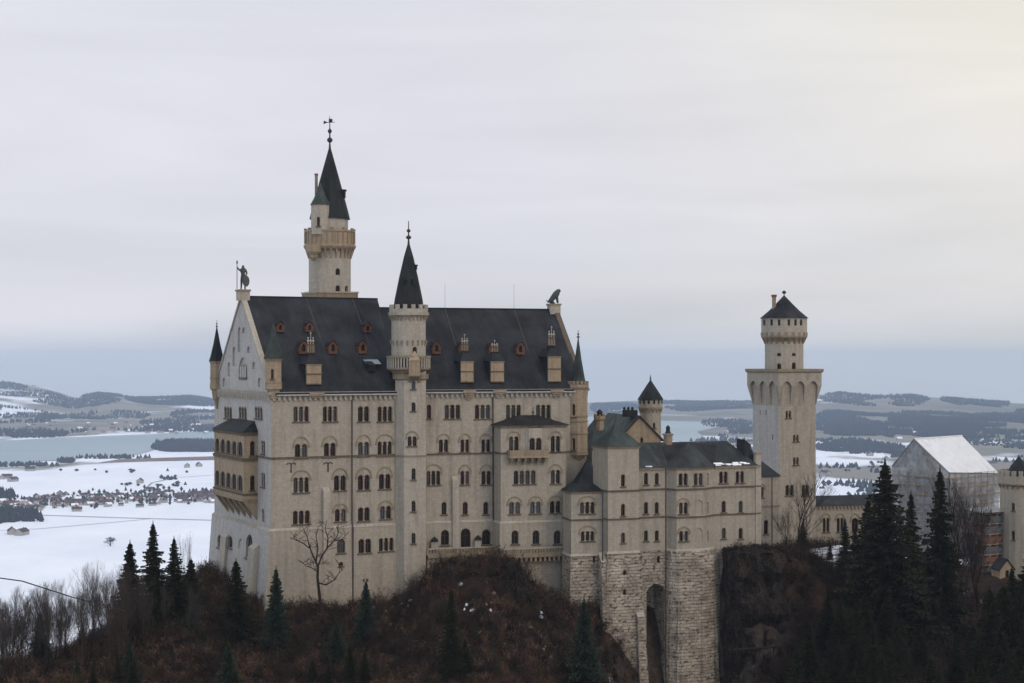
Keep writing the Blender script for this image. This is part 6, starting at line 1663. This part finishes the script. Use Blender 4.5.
# --- undergrowth: twiggy brown scrub over the slope (uncountable)
rs = np.random.default_rng(9)
def scrub(name, n, region, mats, hmin, hmax, label):
    V, Fc, Mi = [], [], []; vi = 0
    for _ in range(n):
        px, d = region(); x, y = P(px, 0, d).xy; z = ground(x, y); h = rs.uniform(hmin, hmax); m_ = rs.integers(0, len(mats)); R0 = h * rs.uniform(.5, .9)
        for k in range(22):
            a = rs.uniform(0, 6.283); rr = R0 * rs.uniform(.2, 1.1); b_ = np.array([x + rs.normal() * .2, y + rs.normal() * .2, z - .2]); t = np.array([x + rr * math.cos(a), y + rr * math.sin(a), z + h * rs.uniform(.35, 1)])
            s_ = np.array([math.sin(a + rs.uniform(-1, 1)), -math.cos(a), 0]) * rs.uniform(.02, .05)
            V += [b_ - s_, b_ + s_, t + s_ * .5]; Fc.append((vi, vi + 1, vi + 2)); Mi.append(m_); vi += 3
            for _j in range(3):
                c0 = b_ + (t - b_) * rs.uniform(.5, 1); e = rs.normal(size=3) * .36 + np.array([0, 0, .15]); e2 = e * .3 + rs.normal(size=3) * .05
                V += [c0, c0 + e, c0 + e2]; Fc.append((vi, vi + 1, vi + 2)); Mi.append(m_); vi += 3
    me = bpy.data.meshes.new(name); me.from_pydata([tuple(v) for v in V], [], Fc)
    for q_ in mats: me.materials.append(M[q_])
    me.polygons.foreach_set('material_index', [int(q_) for q_ in Mi]); me.update(); o = bpy.data.objects.new(name, me); COL.objects.link(o); o['kind'] = 'stuff'; o['label'] = label; o['category'] = 'scrub'
M['scrubolive'] = simple('olive_scrub', (0.040, 0.033, 0.018), 0.95, 0.05, 0.4, .2)
M['scrubred'] = simple('rusty_scrub', (0.115, 0.070, 0.046), 0.95, 0.05, 0.4, .2)
M['scrubdark'] = simple('dark_scrub', (0.020, 0.014, 0.010), 0.95, 0.05, 0.4, .2)
scrub('undergrowth', 4600, lambda: (rs.uniform(-20, 655), rs.uniform(205, 256)) if rs.random() < .9 else (rs.uniform(165, 262), rs.uniform(245, 273)), ['twigred', 'scrubdark', 'twig', 'scrubolive', 'scrubred'], .7, 2.6, 'reddish brown leafless scrub over the slope below the hall')
scrub('undergrowth', 900, lambda: (rs.uniform(545, 690), rs.uniform(234, 259)), ['twigred', 'scrubred', 'twig', 'scrubdark'], .8, 2.8, 'brown leafless scrub at the foot of the rough masonry base')
scrub('undergrowth', 3400, lambda: (rs.uniform(715, 1030), rs.uniform(215, 330)) if rs.random() < .75 else (rs.uniform(725, 860), rs.uniform(235, 275)), ['scrubdark', 'twig', 'twigred'], .8, 2.6, 'dark scrub under the spruces of the right slope')
M['snowpatch'] = M['snow']
# pale stones and rags of snow near the wall foot
rnd = random.Random(8); mb = MB()
for (px, py, d, n) in ((375, 603, 252, 16), (395, 612, 249, 14), (408, 608, 250, 8), (470, 622, 243, 12), (492, 624, 243, 8), (540, 640, 244, 12), (548, 655, 240, 10), (991, 603, 318, 26), (965, 580, 330, 8)):
    for _ in range(n // 2):
        qx = px + rnd.gauss(0, 6); dd = d + rnd.gauss(0, 2); x, y = P(qx, 0, dd).xy; z = ground(x, y); a = rnd.uniform(0, 3); s_ = rnd.uniform(.12, .45)
        mb.lathe(x, y, [(s_, z - .15), (s_ * .8, z + .12), (s_ * .2, z + .3)], 6, 'snow' if rnd.random() < .4 else 'trim', a)
o = mb.build('snow_patches'); o['kind'] = 'stuff'; o['label'] = 'rags of old snow and pale stones on the brown slope'; o['category'] = 'snow'

# =================================================================== FAR WOODS, VILLAGES
class FarWood:
    def __init__(s): s.V = []; s.F = []; s.n = 0
    def tree(s, x, y, z, h, r, round_=False):
        n = 5; b_ = s.n; a0 = rs.uniform(0, 6)
        if round_:
            for k in range(n): a = a0 + 6.283 * k / n; s.V.append((x + r * math.cos(a), y + r * math.sin(a), z + h * .45))
            s.V += [(x, y, z + h), (x, y, z - 1)]
            for k in range(n): s.F += [(b_ + k, b_ + (k + 1) % n, b_ + n), (b_ + (k + 1) % n, b_ + k, b_ + n + 1)]
            s.n += n + 2
        else:
            for k in range(n): a = a0 + 6.283 * k / n; s.V.append((x + r * math.cos(a), y + r * math.sin(a), z - 1))
            s.V.append((x + rs.normal() * .3, y, z + h))
            for k in range(n): s.F.append((b_ + k, b_ + (k + 1) % n, b_ + n))
            s.n += n + 1
    def build(s, name, label, mat='farwood'):
        me = bpy.data.meshes.new(name); me.from_pydata(s.V, [], s.F); me.materials.append(M[mat]); me.update(); o = bpy.data.objects.new(name, me); COL.objects.link(o)
        o['kind'] = 'stuff'; o['label'] = label; o['category'] = 'wood'
def wood(name, label, polys, sp, h=(10, 17), mat='farwood', thin=0.0, rnd_=0.25):
    fw = FarWood()
    for (x0, x1, y0, y1, dens) in polys:
        # lens-shaped patch in plan between two rows of the picture
        d0, d1 = -VZ * F / (y1 - YH), -VZ * F / (y0 - YH)
        area = (x1 - x0) / F * (d0 + d1) / 2 * (d1 - d0); n = int(min(area / sp ** 2 * dens, 9000))
        for _ in range(n):
            t = rs.random(); d = math.sqrt(d0 * d0 + t * (d1 * d1 - d0 * d0)); u = rs.uniform(-1, 1); w_ = math.sqrt(max(0, 1 - (2 * (d - d0) / (d1 - d0) - 1) ** 2)) * .6 + .4
            px = (x0 + x1) / 2 + u * w_ * (x1 - x0) / 2; x, y = (px - 512) / F * d, d
            if mnoise.noise(Vector((x / 170, y / 420, 1.7))) < -.22 + thin: continue
            fw.tree(x, y, float(vheight(x, y)), rs.uniform(*h), rs.uniform(3.6, 6.5), rs.random() < rnd_)
    fw.build(name, label, mat)
wood('lakeside_wood', 'dark wood on the near lake shore left of the hall', [(151, 230, 442.5, 452, 1.6)], 10)
wood('shore_wood', 'small groups of trees along the near lake shore at left', [(58, 74, 460.5, 463, 1.5), (-30, 60, 464.5, 467, .35), (76, 150, 457, 459, .3), (215, 260, 448, 452, 1)], 8, (7, 12))
wood('village_wood', 'dark clump of tall trees below the village at left', [(-40, 42, 514, 528, 1.5), (-30, 14, 494, 500, 1.0)], 8, (11, 17))
wood('far_shore_wood', 'blue wooded slopes beyond the lake at left', [(-40, 70, 431, 438, .8), (70, 150, 430, 434.5, .6), (140, 230, 427, 432, .8), (140, 200, 420, 426, .5), (-30, 60, 413, 424, .35), (40, 66, 414, 419, 1), (-60, 75, 387, 400, 1.1), (80, 125, 395, 403, 1.3), (125, 230, 398, 408, 1.3), (20, 120, 404, 410, .5), (-30, 30, 402, 408, .5), (60, 150, 412, 418, .4), (170, 230, 412, 420, .6)], 17, (10, 17))
wood('right_wood', 'broad blue green forest on the plain behind the square tower and tent', [(812, 900, 417, 436, .9), (860, 1030, 413, 439, 1.3), (812, 960, 414, 430, 1.0), (980, 1080, 410, 430, .8), (940, 1010, 398, 408, .4), (820, 930, 400, 410, .4), (1000, 1060, 430, 440, .7)], 16, (10, 17))
wood('field_woods', 'narrow dark belts of trees between snowy fields on the right', [(815, 900, 444, 452, 1.4), (850, 905, 450, 458, 1), (818, 860, 462, 468, .9), (870, 905, 446, 453, 1), (816, 850, 478, 486, .7), (850, 890, 472, 492, .35), (866, 900, 486, 500, .5), (1000, 1060, 446, 456, .8), (990, 1040, 458, 462, .6), (815, 900, 440, 443, .6), (820, 880, 498, 510, .5)], 12, (8, 14))
wood('middle_woods', 'blue woods and tree belts beyond the lake between the towers', [(590, 640, 404, 412, .8), (665, 760, 404, 413, .8), (640, 760, 398, 404, .5), (700, 752, 421, 427, .6), (725, 757, 428, 434, .8), (690, 750, 440, 443, .5), (715, 745, 436, 438.5, .8), (728, 756, 450, 456, .5)], 15, (9, 15))
wood('hedgerows', 'sparse trees and hedges dotting the snowy fields', [(120, 190, 483, 487, .10), (160, 180, 477, 480, .4), (0, 216, 470, 474, .02), (700, 757, 441, 447, .08), (815, 890, 455, 500, .05), (905, 1024, 440, 446, .25)], 10, (4, 8), rnd_=.9)
# lone round tree on the snow
x, y = G_(110.5, 546); t_, c_ = bare(300, 12, .9, 'twig', 'bark', 5, .7, .12); o = treeobj('lone_tree', [('trunk', t_), ('crown', c_)], 'single round bare tree alone on the white snowfield', 'bare tree', None); o.location = (x, y, VZ); o.scale = (1.3, 1.3, .95)
# houses
def house_mesh(L, W2, H, rh, rm):
    mb = MB(); a, b_ = L / 2, W2 / 2
    mb.face([(-a, -b_, 0), (a, -b_, 0), (a, -b_, H), (-a, -b_, H)], 'housewall'); mb.face([(a, b_, 0), (-a, b_, 0), (-a, b_, H), (a, b_, H)], 'housewall')
    mb.face([(a, -b_, 0), (a, b_, 0), (a, b_, H), (a, 0, H + rh), (a, -b_, H)], 'housewall'); mb.face([(-a, b_, 0), (-a, -b_, 0), (-a, -b_, H), (-a, 0, H + rh), (-a, b_, H)], 'housewall')
    e = .6; sl = rh / b_
    mb.face([(-a - e, -b_ - e, H - e * sl + .3), (a + e, -b_ - e, H - e * sl + .3), (a + e, 0, H + rh + .3), (-a - e, 0, H + rh + .3)], rm)
    mb.face([(a + e, b_ + e, H - e * sl + .3), (-a - e, b_ + e, H - e * sl + .3), (-a - e, 0, H + rh + .3), (a + e, 0, H + rh + .3)], rm)
    for x in (-a * .6, 0, a * .6):
        mb.face([(x - .6, -b_ - .03, 1.2), (x + .6, -b_ - .03, 1.2), (x + .6, -b_ - .03, 2.6), (x - .6, -b_ - .03, 2.6)], 'glass')
    mb.box((a * .4, 0, H + rh + .5), (.4, 0, 0), (0, .4, 0), (0, 0, .9), 'brickred')
    return mb
kinds = [(house_mesh(15, 10, 5.5, 4.2, 'houseroof'), 'red roofed house in the village on the snowy plain'), (house_mesh(20, 12, 5, 4.6, 'houseroof2'), 'brown roofed farmhouse in the village on the snowy plain'), (house_mesh(14, 10, 5.5, 4.0, 'snow'), 'house with snow covered roof in the village on the plain')]
hp = []
for i, (mb, lb) in enumerate(kinds):
    o = mb.build('village_house'); o['label'] = lb; o['category'] = 'house'; o['group'] = 'houses of the village on the plain'; hp.append(o)
first = [True] * 3
rnd = random.Random(31)
def house(px, py, k, sc=1.0, label=None, group=None):
    global first
    x, y = G_(px, py); o = hp[k] if first[k] else hp[k].copy()
    if not first[k]: COL.objects.link(o)
    first[k] = False; z = float(vheight(x, y)); o.location = (x, y, z); o.rotation_euler = (0, 0, rnd.choice((.2, .5, 1.75, 2.0, 1.2)) + rnd.uniform(-.2, .2)); o.scale = (sc, sc, sc)
    if label: o['label'] = label; o['group'] = group
    return o
for i in range(210):
    px = rnd.uniform(0, 216); yc = np.interp(px, [0, 45, 100, 150, 216], [508, 504, 502, 498, 498]); py = yc + rnd.gauss(0, 3.2)
    if px < 45 and py > 512: py -= 8
    house(px, min(max(py, 489), 512), rnd.choices((0, 1, 2), (.42, .30, .28))[0], rnd.uniform(.5, .85))
for px, py in ((3, 479), (7, 478.5), (13, 481.5), (30, 471), (15, 519), (22, 535), (12, 534), (187, 467.5), (199, 466.5), (33, 470), (60, 496), (140, 483)): house(px, py, 1, 1.0, 'brown barn standing apart on the snowfield outside the village', 'barns on the snowfields')
for i in range(55):
    px = rnd.uniform(20, 216); house(px, rnd.uniform(424, 434), rnd.choice((0, 1, 2)), rnd.uniform(.8, 1.2), 'tiny house on the far shore of the lake', 'houses on the far lake shore')
for i in range(45):
    px = rnd.choice((rnd.uniform(690, 756), rnd.uniform(816, 1024))); house(px, rnd.uniform(420, 475), rnd.choice((0, 1, 2)), rnd.uniform(.9, 1.3), 'tiny farmhouse among the fields and woods on the right plain', 'farmhouses on the right plain')
fw = FarWood()
for i in range(420):
    px = rnd.uniform(-5, 216); yc = np.interp(px, [0, 45, 100, 150, 216], [506, 503, 500, 497, 496]); x, y = G_(px, min(max(yc + rnd.gauss(0, 3.6), 488), 513)); fw.tree(x, y, VZ, rs.uniform(4, 10), rs.uniform(2.0, 4.0), rnd.random() < .85)
fw.build('village_trees', 'garden trees among the houses of the village', 'farwood')
# sagging cable in the lower left corner
mb = MB(); pts = [(-40, 571, 130), (0, 578, 136), (22, 581, 140), (50, 590, 146), (75, 598, 152), (100, 604, 158), (125, 611, 168)]
for a, b_ in zip(pts, pts[1:]): mb.tube(P(*a), P(*b_), .055, .055, 'iron', 5)
o = mb.build('cable'); o['label'] = 'thin grey cable sagging across the bare trees at lower left'; o['category'] = 'cable'

# =================================================================== HAZE
hb = bpy.data.meshes.new('haze'); x_, y0_, y1_, z0_, z1_ = 14500, -14500, 14500, -700.0, 62.0
hv = [(-x_, y0_, z0_), (x_, y0_, z0_), (x_, y1_, z0_), (-x_, y1_, z0_), (-x_, y0_, z1_), (x_, y0_, z1_), (x_, y1_, z1_), (-x_, y1_, z1_)]
hb.from_pydata(hv, [], [(3, 2, 1, 0), (4, 5, 6, 7), (0, 1, 5, 4), (1, 2, 6, 5), (2, 3, 7, 6), (3, 0, 4, 7)])
hm = bpy.data.materials.new('haze_air'); hm.use_nodes = True; t = hm.node_tree
for n in list(t.nodes): t.nodes.remove(n)
ou = t.nodes.new('ShaderNodeOutputMaterial'); pv = t.nodes.new('ShaderNodeVolumePrincipled'); t.links.new(pv.outputs[0], ou.inputs['Volume'])
pv.inputs['Density'].default_value = 6.0e-5; pv.inputs['Color'].default_value = (0.58, 0.72, 0.93, 1); pv.inputs['Anisotropy'].default_value = 0.0
hb.materials.append(hm); ho_ = bpy.data.objects.new('haze', hb); COL.objects.link(ho_); ho_['kind'] = 'stuff'; ho_['label'] = 'thin bluish winter haze over the plain'; ho_['category'] = 'haze'
S.cycles.volume_bounces = 1
